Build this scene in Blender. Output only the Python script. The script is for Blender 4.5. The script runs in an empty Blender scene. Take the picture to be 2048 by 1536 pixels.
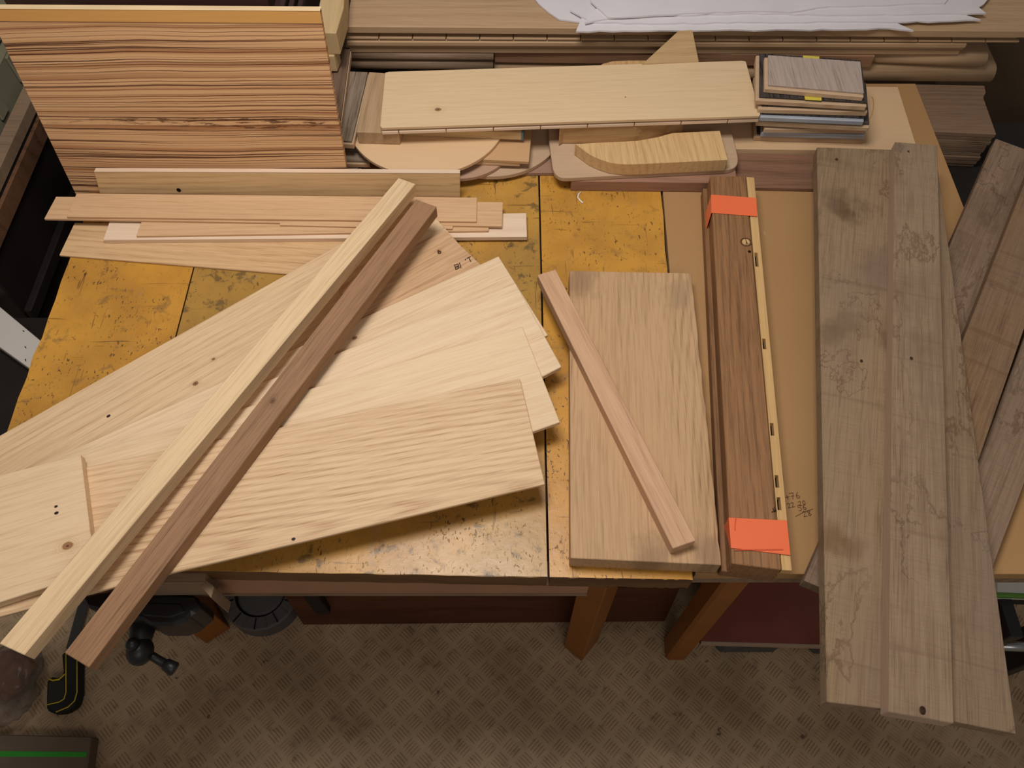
import bpy, bmesh, math, random
from mathutils import Vector, Matrix, noise as mnoise

random.seed(7)
S = bpy.context.scene
COL = S.collection
R = math.radians

# ------------------------------------------------------------------ camera
F_PX, PITCH, CAM_Z = 1600.0, 59.0, 1.75
CAM = Vector((0, 0, CAM_Z))
cd = bpy.data.cameras.new('camera')
cam = bpy.data.objects.new('camera', cd)
COL.objects.link(cam)
cam.location = CAM
cam.rotation_euler = (R(90 - PITCH), 0, 0)
cd.sensor_width = 36.0
cd.lens = 36.0 * F_PX / 2048.0
cd.clip_start = 0.02
S.camera = cam

# ------------------------------------------------------------------ light, world, exposure
S.view_settings.view_transform = 'Standard'
S.view_settings.look = 'None'
S.view_settings.gamma = 1.0
S.view_settings.use_curve_mapping = False
S.view_settings.exposure = 0.0
w = bpy.data.worlds.new('workshop_air')
S.world = w
w.use_nodes = True
w.node_tree.nodes['Background'].inputs[0].default_value = (1.0, 0.89, 0.79, 1)
w.node_tree.nodes['Background'].inputs[1].default_value = 0.155
ld = bpy.data.lights.new('ceiling_panel', 'AREA')
ld.shape = 'RECTANGLE'
ld.size, ld.size_y = 0.55, 0.42
ld.energy = 16
ld.color = (1.0, 0.955, 0.93)
lamp = bpy.data.objects.new('ceiling_panel', ld)
COL.objects.link(lamp)
lamp.location = (-0.16, 0.62, 2.25)
l2 = bpy.data.lights.new('ceiling_panel_behind', 'AREA')
l2.shape = 'RECTANGLE'
l2.size, l2.size_y = 1.2, 0.5
l2.energy = 7
l2.color = (1.0, 0.93, 0.86)
lamp2 = bpy.data.objects.new('ceiling_panel_behind', l2)
COL.objects.link(lamp2)
lamp2.location = (0.25, -1.1, 2.4)
lamp2.rotation_euler = (R(35), 0, 0)

# ------------------------------------------------------------------ helpers: geometry
def ray(u, v):
    p = R(PITCH)
    x, y = (u - 1024) / F_PX, (v - 768) / F_PX
    return Vector((x, math.cos(p) - y * math.sin(p), -math.sin(p) - y * math.cos(p)))

def P(u, v, z):
    d = ray(u, v)
    return CAM + d * ((z - CAM_Z) / d.z)

LEAN = 0.040      # the fan of boards slopes: its back end rests on the pile of laths
def PF(u, v, z):
    d = ray(u, v)
    return CAM + d * ((z - .35 * LEAN - CAM_Z) / (d.z - LEAN * d.y))

def PP(u, v, p0, n):
    d = ray(u, v)
    return CAM + d * ((p0 - CAM).dot(n) / d.dot(n))

def link(name, me, mat=None, parent=None, mw=None):
    o = bpy.data.objects.new(name, me)
    COL.objects.link(o)
    if mat is not None:
        for m in (mat if isinstance(mat, (list, tuple)) else [mat]):
            me.materials.append(m)
    if mw is not None:
        o.matrix_world = mw
    if parent is not None:
        o.parent = parent
        o.matrix_parent_inverse = parent.matrix_world.inverted() if mw is not None else Matrix()
    return o

def tag(o, label, cat, group=None):
    o['label'] = label
    o['category'] = cat
    if group:
        o['group'] = group
    return o

def struct(o):
    o['kind'] = 'structure'
    return o

def stuff(o):
    o['kind'] = 'stuff'
    return o

def empty(name, loc, rz=0.0):
    o = bpy.data.objects.new(name, None)
    COL.objects.link(o)
    o.empty_display_size = 0.05
    o.matrix_world = Matrix.Translation(Vector(loc)) @ Matrix.Rotation(rz, 4, 'Z')
    return o

def frame_from(pts):
    """matrix: origin at the centre, X along the longest edge, Z the face normal (upwards)."""
    c = sum(pts, Vector()) / len(pts)
    n = Vector()
    for i in range(len(pts)):
        a, b = pts[i], pts[(i + 1) % len(pts)]
        n += (a - c).cross(b - c)
    n.normalize()
    if n.z < 0:
        n = -n
    best = max(range(len(pts)), key=lambda i: (pts[(i + 1) % len(pts)] - pts[i]).length)
    x = (pts[(best + 1) % len(pts)] - pts[best])
    x = (x - n * x.dot(n)).normalized()
    if x.x < 0:
        x = -x
    y = n.cross(x)
    m = Matrix((x, y, n)).transposed().to_4x4()
    m.translation = c
    return m

def bm_prism(bm, top, th, down=Vector((0, 0, -1)), mi=0):
    a = [bm.verts.new(p) for p in top]
    b = [bm.verts.new(Vector(p) + down * th) for p in top]
    n = len(a)
    fs = [bm.faces.new(a), bm.faces.new(b[::-1])]
    for i in range(n):
        fs.append(bm.faces.new((a[i], b[i], b[(i + 1) % n], a[(i + 1) % n])))
    for f in fs:
        f.material_index = mi
    return fs

def finish(bm, bevel=0.0, smooth=False):
    bmesh.ops.recalc_face_normals(bm, faces=bm.faces)
    if bevel > 0:
        es = [e for e in bm.edges if len(e.link_faces) == 2 and e.calc_face_angle(0) > 0.5]
        bmesh.ops.bevel(bm, geom=es, offset=bevel, segments=1, affect='EDGES', clamp_overlap=True)
    me = bpy.data.meshes.new('mesh')
    bm.to_mesh(me)
    bm.free()
    if smooth:
        for p in me.polygons:
            p.use_smooth = True
    return me

def slab(name, top, th, mat, parent=None, bevel=0.0008, down=None, xdir=None):
    """a board: polygon of world points (its upper face) given a thickness."""
    top = [Vector(p) for p in top]
    m = frame_from(top)
    if xdir is not None:
        n = Vector((m[0][2], m[1][2], m[2][2]))
        x = Vector(xdir); x = (x - n * x.dot(n)).normalized(); y = n.cross(x)
        c = m.translation.copy()
        m = Matrix((x, y, n)).transposed().to_4x4(); m.translation = c
    d = Vector((0, 0, -1)) if down is None else Vector(down).normalized()
    inv = m.inverted()
    bm = bmesh.new()
    bm_prism(bm, [inv @ p for p in top], th, inv.to_3x3() @ d)
    return link(name, finish(bm, bevel), mat, parent, m)

def board(name, px, z, th, mat, label=None, cat='board', group=None, parent=None, bevel=0.0008, xdir=None, edge=None, at=None):
    """a flat board from the corners seen in the picture, its top face at height z (number or one per corner)."""
    zs = z if isinstance(z, (list, tuple)) else [z] * len(px)
    pts = [(at or P)(u, v, q) for (u, v), q in zip(px, zs)]
    o = slab(name, pts, th, mat, parent, bevel, xdir=xdir)
    if edge:
        o.data.materials.append(edge)
        for p in o.data.polygons:
            if abs(p.normal.z) < .3:
                p.material_index = 1
    if label:
        tag(o, label, cat, group)
    return o

def K(px, z, marks, at=None):
    at = at or P
    """marks seen on a board's face -> its local coordinates: (u, v, radius[, colour])."""
    zs = z if isinstance(z, (list, tuple)) else [z] * len(px)
    m = frame_from([at(u, v, q) for (u, v), q in zip(px, zs)]).inverted()
    zm_ = sum(zs) / len(zs)
    out = []
    for k in marks:
        q = m @ at(k[0], k[1], zm_)
        out.append((q.x, q.y) + tuple(k[2:]))
    return out

def box(name, lo, hi, mat, parent=None, bevel=0.001):
    lo, hi = Vector(lo), Vector(hi)
    c = (lo + hi) / 2
    h = (hi - lo) / 2
    bm = bmesh.new()
    bm_prism(bm, [(-h.x, -h.y, h.z), (h.x, -h.y, h.z), (h.x, h.y, h.z), (-h.x, h.y, h.z)], 2 * h.z)
    return link(name, finish(bm, bevel), mat, parent, Matrix.Translation(c))

def extrude(name, prof, A, B, mat, parent=None, bevel=0.0, smooth=False):
    """profile (y away from the viewer, z up) swept straight from A to B; local X runs along the board."""
    A, B = Vector(A), Vector(B)
    x = (B - A); L = x.length; x.normalize()
    y = Vector((-x.y, x.x, 0)).normalized()
    z = x.cross(y)
    m = Matrix((x, y, z)).transposed().to_4x4(); m.translation = (A + B) / 2
    bm = bmesh.new()
    a = [bm.verts.new((-L / 2, p[0], p[1])) for p in prof]
    b = [bm.verts.new((L / 2, p[0], p[1])) for p in prof]
    n = len(prof)
    bm.faces.new(a); bm.faces.new(b[::-1])
    for i in range(n):
        f = bm.faces.new((a[i], a[(i + 1) % n], b[(i + 1) % n], b[i]))
        f.smooth = smooth
    return link(name, finish(bm, bevel), mat, parent, m)

def cyl(name, a, b, r0, r1, mat, parent=None, seg=20, bevel=0.0):
    a, b = Vector(a), Vector(b)
    d = b - a
    m = d.to_track_quat('Z', 'Y').to_matrix().to_4x4(); m.translation = (a + b) / 2
    bm = bmesh.new()
    bmesh.ops.create_cone(bm, cap_ends=True, segments=seg, radius1=r0, radius2=r1, depth=d.length)
    me = finish(bm, bevel)
    for p in me.polygons:
        p.use_smooth = len(p.vertices) == 4
    return link(name, me, mat, parent, m)

def ball(name, c, r, mat, parent=None, sc=(1, 1, 1)):
    bm = bmesh.new()
    bmesh.ops.create_uvsphere(bm, u_segments=20, v_segments=12, radius=r)
    bmesh.ops.scale(bm, vec=sc, verts=bm.verts)
    return link(name, finish(bm, 0, True), mat, parent, Matrix.Translation(Vector(c)))

def tube(name, pts, r, mat, parent=None, seg=6, closed=False):
    pts = [Vector(p) for p in pts]
    bm = bmesh.new()
    rings = []
    n = len(pts)
    for i, p in enumerate(pts):
        t = (pts[(i + 1) % n] - pts[i - 1]) if closed else (pts[min(i + 1, n - 1)] - pts[max(i - 1, 0)])
        t.normalize()
        up = Vector((0, 0, 1)) if abs(t.z) < .9 else Vector((1, 0, 0))
        s = t.cross(up).normalized(); q = s.cross(t)
        rings.append([bm.verts.new(p + (s * math.cos(k * 2 * math.pi / seg) + q * math.sin(k * 2 * math.pi / seg)) * r) for k in range(seg)])
    for i in range(n if closed else n - 1):
        a, b = rings[i], rings[(i + 1) % n]
        for k in range(seg):
            bm.faces.new((a[k], a[(k + 1) % seg], b[(k + 1) % seg], b[k]))
    if not closed:
        bm.faces.new(rings[0][::-1]); bm.faces.new(rings[-1])
    c = sum(pts, Vector()) / n
    bmesh.ops.translate(bm, vec=-c, verts=bm.verts)
    return link(name, finish(bm, 0, True), mat, parent, Matrix.Translation(c))

def circle3(a, b, c):
    ax, ay, bx, by, cx, cy = a.x, a.y, b.x, b.y, c.x, c.y
    d = 2 * (ax * (by - cy) + bx * (cy - ay) + cx * (ay - by))
    ux = ((ax**2 + ay**2) * (by - cy) + (bx**2 + by**2) * (cy - ay) + (cx**2 + cy**2) * (ay - by)) / d
    uy = ((ax**2 + ay**2) * (cx - bx) + (bx**2 + by**2) * (ax - cx) + (cx**2 + cy**2) * (bx - ax)) / d
    return Vector((ux, uy, a.z)), math.hypot(ax - ux, ay - uy)

def strokes(name, lines, parent, mat, r=0.0006):
    """thin pencil or pen marks: a flat ribbon along each polyline (world points)."""
    bm = bmesh.new()
    allp = [Vector(p) for l in lines for p in l]
    c = sum(allp, Vector()) / len(allp)
    for l in lines:
        l = [Vector(p) - c for p in l]
        for a, b in zip(l, l[1:]):
            d = (b - a)
            if d.length < 1e-6:
                continue
            s = Vector((-d.y, d.x, 0)).normalized() * r
            e = d.normalized() * r * .6
            bm.faces.new([bm.verts.new(q) for q in (a - s - e, b - s + e, b + s + e, a + s - e)])
    return link(name, finish(bm), mat, parent, Matrix.Translation(c))

# ------------------------------------------------------------------ helpers: materials
def lin(c):
    def f(x):
        x /= 255.0
        return x / 12.92 if x <= .04045 else ((x + .055) / 1.055) ** 2.4
    return (f(c[0]), f(c[1]), f(c[2]), 1)

class NB:
    def __init__(s, name, rough=0.6, spec=0.35):
        s.m = bpy.data.materials.new(name); s.m.use_nodes = True
        s.t = s.m.node_tree; s.b = s.t.nodes['Principled BSDF']
        s.b.inputs['Roughness'].default_value = rough
        s.b.inputs['Specular IOR Level'].default_value = spec
    def n(s, typ, **kw):
        x = s.t.nodes.new(typ)
        for k, v in kw.items():
            setattr(x, k, v)
        return x
    def put(s, sock, v):
        if hasattr(v, 'is_output') or isinstance(v, bpy.types.NodeSocket):
            s.t.links.new(v, sock)
        else:
            sock.default_value = v
    def math(s, op, a, b=0.0, c=0.0, clamp=False):
        x = s.n('ShaderNodeMath', operation=op, use_clamp=clamp)
        s.put(x.inputs[0], a); s.put(x.inputs[1], b); s.put(x.inputs[2], c)
        return x.outputs[0]
    def vmul(s, v, k):
        x = s.n('ShaderNodeVectorMath', operation='MULTIPLY')
        s.put(x.inputs[0], v); s.put(x.inputs[1], k)
        return x.outputs[0]
    def vadd(s, v, k):
        x = s.n('ShaderNodeVectorMath', operation='ADD')
        s.put(x.inputs[0], v); s.put(x.inputs[1], k)
        return x.outputs[0]
    def noise(s, v, scale, detail=2, rough=.5, dist=0.0, col=False):
        x = s.n('ShaderNodeTexNoise')
        s.put(x.inputs['Vector'], v); x.inputs['Scale'].default_value = scale
        x.inputs['Detail'].default_value = detail; x.inputs['Roughness'].default_value = rough
        x.inputs['Distortion'].default_value = dist
        return x.outputs['Color' if col else 'Fac']
    def ramp(s, f, stops, interp='LINEAR'):
        x = s.n('ShaderNodeValToRGB')
        x.color_ramp.interpolation = interp
        e = x.color_ramp.elements
        while len(e) < len(stops):
            e.new(.5)
        for q, (p, c) in zip(e, stops):
            q.position = p
            q.color = c if len(c) == 4 else (*c, 1)
        s.put(x.inputs[0], f)
        return x.outputs[0]
    def step(s, f, a, b):
        x = s.n('ShaderNodeMapRange', clamp=True, interpolation_type='SMOOTHSTEP')
        s.put(x.inputs[0], f); x.inputs[1].default_value = a; x.inputs[2].default_value = b
        return x.outputs[0]
    def mix(s, f, a, b, mode='MIX'):
        x = s.n('ShaderNodeMix', data_type='RGBA', blend_type=mode)
        s.put(x.inputs[0], f); s.put(x.inputs[6], a); s.put(x.inputs[7], b)
        return x.outputs[2]
    def obj(s, rand=True):
        tc = s.n('ShaderNodeTexCoord').outputs['Object']
        if not rand:
            return tc, tc
        oi = s.n('ShaderNodeObjectInfo').outputs['Random']
        cx = s.n('ShaderNodeCombineXYZ')
        s.put(cx.inputs[0], s.math('MULTIPLY', oi, 37.0)); s.put(cx.inputs[1], s.math('MULTIPLY', oi, 91.0)); s.put(cx.inputs[2], s.math('MULTIPLY', oi, 53.0))
        return tc, s.vadd(tc, cx.outputs[0])
    def bump(s, h, strength, dist=.001):
        x = s.n('ShaderNodeBump'); x.inputs['Strength'].default_value = strength; x.inputs['Distance'].default_value = dist
        s.put(x.inputs['Height'], h)
        s.t.links.new(x.outputs[0], s.b.inputs['Normal'])
    def color(s, c):
        s.put(s.b.inputs['Base Color'], c)
        return s.m

def plain(name, c, rough=.6, spec=.35, metal=0.0, var=0.12, bump=0.0):
    b = NB(name, rough, spec)
    b.b.inputs['Metallic'].default_value = metal
    tc, v = b.obj()
    n1 = b.noise(v, 14, 4)
    c1 = lin(c)
    dk = tuple(x * (1 - 2 * var) for x in c1[:3]) + (1,)
    lt = tuple(min(1, x * (1 + var)) for x in c1[:3]) + (1,)
    if bump:
        b.bump(b.noise(v, 220, 2), bump)
    return b.color(b.mix(n1, dk, lt))

def wood(name, light, dark, rings=60, warp=7.0, ring_amt=.45, fibre=.35, rough=.6, spec=.3,
         tone=.10, cath=None, knots=(), holes=(), stains=0, saw=0, across=False, stretch=1.0, tint=None, spots=()):
    """timber with the grain along local X: growth-ring figure, pores, slow tone changes, knots, stains."""
    b = NB(name, rough, spec)
    tc, v = b.obj()
    ax = (0, 1, 2) if not across else (1, 0, 2)
    def sc(x, y, z):
        k = [0, 0, 0]; k[ax[0]] = x; k[ax[1]] = y; k[ax[2]] = z
        return tuple(k)
    sep = b.n('ShaderNodeSeparateXYZ'); b.put(sep.inputs[0], v)
    yy = sep.outputs[ax[1]]
    low = b.noise(b.vmul(v, sc(1.1 * stretch, 5.0, 5.0)), 1.3, 2, .5)
    r = b.math('MULTIPLY_ADD', low, warp, b.math('MULTIPLY', yy, rings))
    fine = b.noise(b.vmul(v, sc(4, 60, 60)), 1.0, 3, .6)
    if cath:                      # flame figure: nested arches along the board
        s3 = b.n('ShaderNodeSeparateXYZ'); b.put(s3.inputs[0], tc)
        yy0 = b.math('SUBTRACT', b.math('MULTIPLY_ADD', b.noise(b.vmul(tc, sc(7, 9, 9)), 1.0, 1), .006, s3.outputs[ax[1]]), cath[0] + .003)
        hyp = b.math('SQRT', b.math('MULTIPLY_ADD', yy0, yy0, cath[2]))
        r = b.math('MULTIPLY', b.math('MULTIPLY_ADD', s3.outputs[ax[0]], cath[1], hyp), rings)
        r = b.math('MULTIPLY_ADD', low, warp * .25, r)
    r = b.math('MULTIPLY_ADD', fine, .55, r)
    wav = b.math('MULTIPLY_ADD', b.math('SINE', b.math('MULTIPLY', r, 6.283)), .5, .5)
    wav = b.math('POWER', wav, 2.2)
    zone = b.noise(b.vmul(v, sc(1.5, 9, 9)), 1.0, 2)
    wav = b.math('MULTIPLY', wav, b.step(zone, .25, .7))
    fib = b.noise(b.vmul(v, sc(14, 420, 420)), 1.0, 3, .7)
    por = b.step(b.noise(b.vmul(v, sc(26, 800, 800)), 1.0, 2, .6), .57, .72)
    slow = b.noise(b.vmul(v, sc(1.3, 7, 7)), 1.0, 3)
    fib2 = b.noise(b.vmul(v, sc(7, 190, 190)), 1.0, 3, .65)
    lines = b.step(b.noise(b.vmul(v, sc(20, 700, 700)), 1.0, 2, .6), .50, .66)
    f = b.math('MULTIPLY', wav, ring_amt)
    f = b.math('ADD', f, b.math('MULTIPLY', b.math('SUBTRACT', b.step(fib, .30, .72), .40), fibre * 1.05))
    f = b.math('ADD', f, b.math('MULTIPLY', b.math('SUBTRACT', b.step(fib2, .34, .68), .45), fibre * .55))
    f = b.math('ADD', f, b.math('MULTIPLY', b.math('MULTIPLY', lines, b.math('MULTIPLY_ADD', wav, .8, .4)), fibre * 1.05))
    f = b.math('ADD', f, b.math('MULTIPLY', b.math('SUBTRACT', slow, .5), tone * 5))
    f = b.math('MULTIPLY_ADD', f, 1.0, .06, clamp=True)
    L, D = lin(light), lin(dark)
    c = b.mix(f, L, D)
    # knots: dark eye with rings about it
    if knots or holes or spots:
        s2 = b.n('ShaderNodeSeparateXYZ'); b.put(s2.inputs[0], tc)
        wob = b.noise(b.vmul(tc, (90, 90, 90)), 1.0, 2)
        for (kx, ky, kr, kc) in list(knots) + [(h[0], h[1], h[2], (38, 24, 14)) for h in holes] + list(spots):
            dx = b.math('MULTIPLY', b.math('SUBTRACT', s2.outputs[0], kx), .75)
            dy = b.math('SUBTRACT', s2.outputs[1], ky)
            d = b.math('SQRT', b.math('ADD', b.math('MULTIPLY', dx, dx), b.math('MULTIPLY', dy, dy)))
            d = b.math('MULTIPLY', d, b.math('MULTIPLY_ADD', wob, .7, .65))
            if (kx, ky, kr, kc) in spots:
                d = b.math('MULTIPLY', d, b.math('MULTIPLY_ADD', b.noise(b.vmul(tc, (22, 30, 20)), 1.0, 4, .6), 2.6, -.3))
            if (kx, ky, kr, kc) in knots:
                rg = b.math('MULTIPLY', b.step(d, kr * 3.2, kr * .8), b.math('MULTIPLY_ADD', b.math('SINE', b.math('MULTIPLY', d, 6.283 / (kr * .5))), .22, .28))
                c = b.mix(rg, c, D)
                c = b.mix(b.math('MULTIPLY', b.step(d, kr * 1.05, kr * .8), .9), c, lin(kc))
                c = b.mix(b.math('MULTIPLY', b.step(d, kr * .35, kr * .15), .75), c, lin((45, 28, 16)))
            elif (kx, ky, kr, kc) in spots:
                c = b.mix(b.math('MULTIPLY', b.step(d, kr, kr * .2), .55), c, lin(kc))
            else:
                c = b.mix(b.step(d, kr * 1.1, kr * .75), c, lin(kc))
    if stains:
        q = b.noise(b.vmul(v, sc(3.0, 6.0, 6)), 1.0, 7, .60, .1)
        edge = b.math('ABSOLUTE', b.math('SUBTRACT', q, .56))
        line = b.math('MULTIPLY', b.step(edge, .011, .001), min(1, stains))
        line = b.math('MULTIPLY', line, b.step(b.noise(b.vmul(v, sc(5, 8, 5)), 1.0, 2), .32, .52))
        q2 = b.noise(b.vmul(v, sc(6.5, 8.5, 6)), 1.0, 6, .6, .1)
        line = b.math('MAXIMUM', line, b.math('MULTIPLY', b.step(b.math('ABSOLUTE', b.math('SUBTRACT', q2, .585)), .009, .001), b.step(b.noise(b.vmul(v, sc(3, 7, 5)), 1.0, 2), .45, .6)))
        inside = b.math('MULTIPLY', b.step(q, .56, .66), .30 * stains)
        c = b.mix(inside, c, D)
        c = b.mix(b.math('MULTIPLY', line, .5), c, lin((86, 62, 44)))
        pat = b.math('MULTIPLY', b.step(b.noise(b.vmul(v, sc(6, 10, 8)), 1.0, 5, .65), .54, .76), .6 * stains)
        c = b.mix(pat, c, lin((84, 60, 40)))
        grey = b.math('MULTIPLY', b.step(b.noise(b.vmul(v, sc(2.6, 5, 8)), 1.0, 3), .50, .72), .5 * stains)
        c = b.mix(grey, c, lin((134, 115, 99)))
    if saw:
        sw = b.noise(b.vmul(v, sc(900, 24, 24)), 1.0, 2, .6)
        c = b.mix(b.math('MULTIPLY', b.step(sw, .45, .7), .22 * saw), c, D)
        band = b.noise(b.vmul(v, sc(60, 2.4, 2)), 1.0, 2, .6)
        c = b.mix(b.math('MULTIPLY', b.step(band, .60, .74), .35 * saw), c, D)
        b.bump(b.math('ADD', fib, sw), .35, .0006)
    else:
        b.bump(fib, .12, .0004)
    if tint:
        c = b.mix(tint[1], c, lin(tint[0]))
    return b.color(c)

# ------------------------------------------------------------------ materials
OAK = wood('pale_oak', (232, 200, 156), (186, 140, 92), rings=55, warp=6, ring_amt=.30, fibre=.32, tone=.08)
OAK2 = wood('honey_oak', (214, 178, 132), (164, 122, 78), rings=95, warp=9, ring_amt=.25, fibre=.35, tone=.09)
OAKM = wood('plain_oak', (222, 188, 142), (176, 134, 88), rings=42, warp=5, ring_amt=.28, fibre=.30)
LATH = wood('oak_lath', (212, 174, 132), (170, 128, 88), rings=80, warp=4, ring_amt=.18, fibre=.30)
LATHW = wood('white_lath', (230, 204, 176), (206, 174, 142), rings=40, warp=3, ring_amt=.22, fibre=.25)
MAPLE = wood('maple_ply', (212, 178, 138), (194, 158, 114), rings=18, warp=3, ring_amt=.15, fibre=.15, tone=.05)
DARKOAK = wood('smoked_oak', (142, 102, 66), (92, 62, 38), rings=120, warp=6, ring_amt=.25, fibre=.55)
FOSSIL = wood('grey_oak_rough', (146, 122, 100), (102, 80, 62), rings=30, warp=4, ring_amt=.16, fibre=.45, rough=.85, spec=.15, stains=1, saw=1, tone=.12)
FOSSILB = wood('brown_oak_rough', (142, 112, 82), (96, 70, 48), rings=30, warp=4, ring_amt=.16, fibre=.45, rough=.85, spec=.15, stains=1, saw=1, tone=.12)
BEECH = wood('steamed_beech', (192, 163, 132), (168, 139, 108), rings=20, warp=3, ring_amt=.15, fibre=.25)
REDWOOD = wood('reddish_hardwood', (150, 100, 74), (106, 64, 44), rings=40, warp=9, ring_amt=.4, fibre=.3)
DARKRED = wood('dark_red_plank', (94, 52, 30), (44, 22, 14), rings=30, warp=7, ring_amt=.5, fibre=.4)
STACKW = wood('stack_oak', (188, 156, 120), (148, 116, 84), rings=40, warp=5, ring_amt=.25, fibre=.3)
STACKD = wood('dim_grey_oak', (142, 118, 94), (92, 72, 54), rings=40, warp=6, ring_amt=.35, fibre=.35)
STACKR = wood('dim_red_oak', (156, 118, 90), (116, 84, 60), rings=30, warp=6, ring_amt=.3, fibre=.3)
GREYFLOOR = wood('grey_flooring', (146, 128, 108), (92, 76, 62), rings=80, warp=7, ring_amt=.3, fibre=.6)
PINE = wood('pine_beam', (206, 178, 132), (178, 144, 96), rings=36, warp=4, ring_amt=.25, fibre=.25)
CORE = wood('plywood_core', (200, 170, 136), (158, 124, 92), rings=300, warp=2, ring_amt=.4, fibre=.2)
INK = plain('pencil_black', (66, 46, 32), .8, .1)
HOLE = plain('dark_recess', (30, 20, 13), .9, .1)

def bench_paint(name, base, wear, wear_amt, olive):
    b = NB(name, .34, .5)
    tc, v = b.obj()
    n1 = b.noise(v, 9, 5, .6)
    n2 = b.noise(b.vmul(v, (1, 1, 1)), 38, 5, .65, .4)
    n3 = b.noise(v, 3.2, 3)
    c = b.mix(b.step(n1, .3, .7), lin(base), lin((base[0] - 26, base[1] - 22, base[2] - 8)))
    c = b.mix(b.math('MULTIPLY', b.step(n3, .40, .62), olive), c, lin((140, 114, 58)))
    c = b.mix(b.math('MULTIPLY', b.step(n2, .55, .66), wear_amt * .8), c, lin(wear))
    gr = b.noise(b.vmul(v, (1.6, 1, 1)), 16, 5, .75)
    c = b.mix(b.math('MULTIPLY', b.step(gr, .58, .72), .45 * wear_amt), c, lin((146, 128, 110)))
    # dents and specks
    zone = b.math('MULTIPLY_ADD', b.step(b.noise(v, 24, 3), .40, .62), .85, .15)
    sp = b.math('MULTIPLY', b.step(b.noise(b.vmul(v, (300, 130, 1)), 1.0, 2, .55, .4), .62, .69), zone)
    sp2 = b.math('MULTIPLY', b.step(b.noise(b.vmul(v, (120, 95, 1)), 1.0, 3, .6, .6), .665, .70), zone)
    sp = b.math('MAXIMUM', sp, sp2)
    c = b.mix(b.math('MULTIPLY', sp, .85), c, lin((62, 42, 24)))
    # scratches
    scr = b.noise(b.vmul(v, (160, 9, 1)), 1.0, 2, .5, .8)
    scr2 = b.noise(b.vmul(v, (11, 190, 1)), 1.0, 2, .5, .8)
    s = b.math('MAXIMUM', b.step(scr, .68, .72), b.step(scr2, .69, .73))
    c = b.mix(b.math('MULTIPLY', s, .6), c, lin((84, 58, 32)))
    b.put(b.b.inputs['Roughness'], b.math('MULTIPLY_ADD', n2, .22, .24))
    b.bump(b.math('ADD', n1, b.math('SUBTRACT', b.math('MULTIPLY', n2, .6), b.math('MULTIPLY', sp, .8))), .28, .002)
    return b.color(c)

BENCH_A = bench_paint('ochre_bench_paint', (204, 148, 58), (100, 80, 52), .6, .1)
BENCH_B = bench_paint('worn_bench_paint', (198, 148, 66), (78, 66, 42), .85, .45)
BENCH_C = bench_paint('clean_bench_paint', (206, 150, 60), (98, 78, 50), .35, .05)
LEGP = plain('orange_brown_paint', (150, 92, 38), .5, .3, var=.15)

def mdf_mat():
    b = NB('mdf_sheet', .7, .25)
    tc, v = b.obj()
    n = b.noise(v, 600, 2); n2 = b.noise(v, 6, 4)
    c = b.mix(n2, lin((176, 137, 92)), lin((164, 125, 80)))
    c = b.mix(b.math('MULTIPLY', b.step(n, .5, .75), .35), c, lin((148, 104, 64)))
    mk = b.step(b.noise(b.vmul(v, (14, 50, 20)), 1, 2), .76, .80)
    c = b.mix(b.math('MULTIPLY', mk, .4), c, lin((215, 190, 160)))
    return b.color(c)
MDF = mdf_mat()

def zebrano_mat():
    b = NB('zebrano_veneer', .5, .35)
    tc, v = b.obj(False)
    big = b.noise(b.vmul(v, (1.6, 2.2, 1)), 1.0, 2)
    sep = b.n('ShaderNodeSeparateXYZ'); b.put(sep.inputs[0], v)
    cmb = b.n('ShaderNodeCombineXYZ')
    y2 = b.math('MULTIPLY_ADD', big, .035, sep.outputs[1])
    y2 = b.math('MULTIPLY_ADD', b.noise(b.vmul(v, (14, 120, 1)), 1.0, 3), .0022, y2)
    b.put(cmb.inputs[0], b.math('MULTIPLY', sep.outputs[0], .35)); b.put(cmb.inputs[1], y2)
    w_ = cmb.outputs[0]
    wide = b.noise(b.vmul(w_, (1.2, 85, 1)), 1.0, 2, .55)
    thin = b.noise(b.vmul(w_, (1.6, 260, 1)), 1.0, 3, .6)
    c = b.mix(b.step(wide, .46, .66), lin((222, 176, 128)), lin((178, 126, 84)))
    c = b.mix(b.math('MULTIPLY', b.step(thin, .54, .64), .75), c, lin((116, 66, 40)))
    lines = b.noise(b.vmul(w_, (.8, 110, 3)), 1.0, 2, .5)
    c = b.mix(b.math('MULTIPLY', b.step(b.math('ABSOLUTE', b.math('SUBTRACT', lines, .53)), .030, .008), .9), c, lin((80, 42, 26)))
    # raggedy dark flecks
    fl = b.noise(b.vmul(v, (30, 260, 1)), 1.0, 3, .7, .6)
    zone = b.step(b.noise(b.vmul(v, (1.1, 26, 2)), 1.0, 1), .60, .68)
    c = b.mix(b.math('MULTIPLY', b.math('MULTIPLY', zone, b.step(fl, .52, .60)), .8), c, lin((70, 34, 18)))
    return b.color(c)
ZEBRA = zebrano_mat()

def floor_mat():
    b = NB('dusty_tread_plate', .62, .35)
    tc, v = b.obj(False)
    n1 = b.noise(v, 5, 5, .6); n2 = b.noise(v, 40, 4, .6)
    c = b.mix(b.step(n1, .3, .7), lin((186, 160, 128)), lin((150, 126, 97)))
    c = b.mix(b.math('MULTIPLY', b.step(n2, .56, .74), .5), c, lin((116, 92, 66)))
    sp = b.step(b.noise(v, 28, 3, .6), .69, .74)
    c = b.mix(b.math('MULTIPLY', sp, .75), c, lin((60, 46, 34)))
    c = b.mix(b.math('MULTIPLY', b.step(b.noise(v, 7, 4, .65), .56, .74), .5), c, lin((98, 78, 58)))
    dust = b.step(b.noise(v, 260, 2), .64, .74)
    c = b.mix(b.math('MULTIPLY', dust, .25), c, lin((200, 172, 136)))
    b.bump(n2, .2, .001)
    return b.color(c)
FLOORM = floor_mat()

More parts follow.
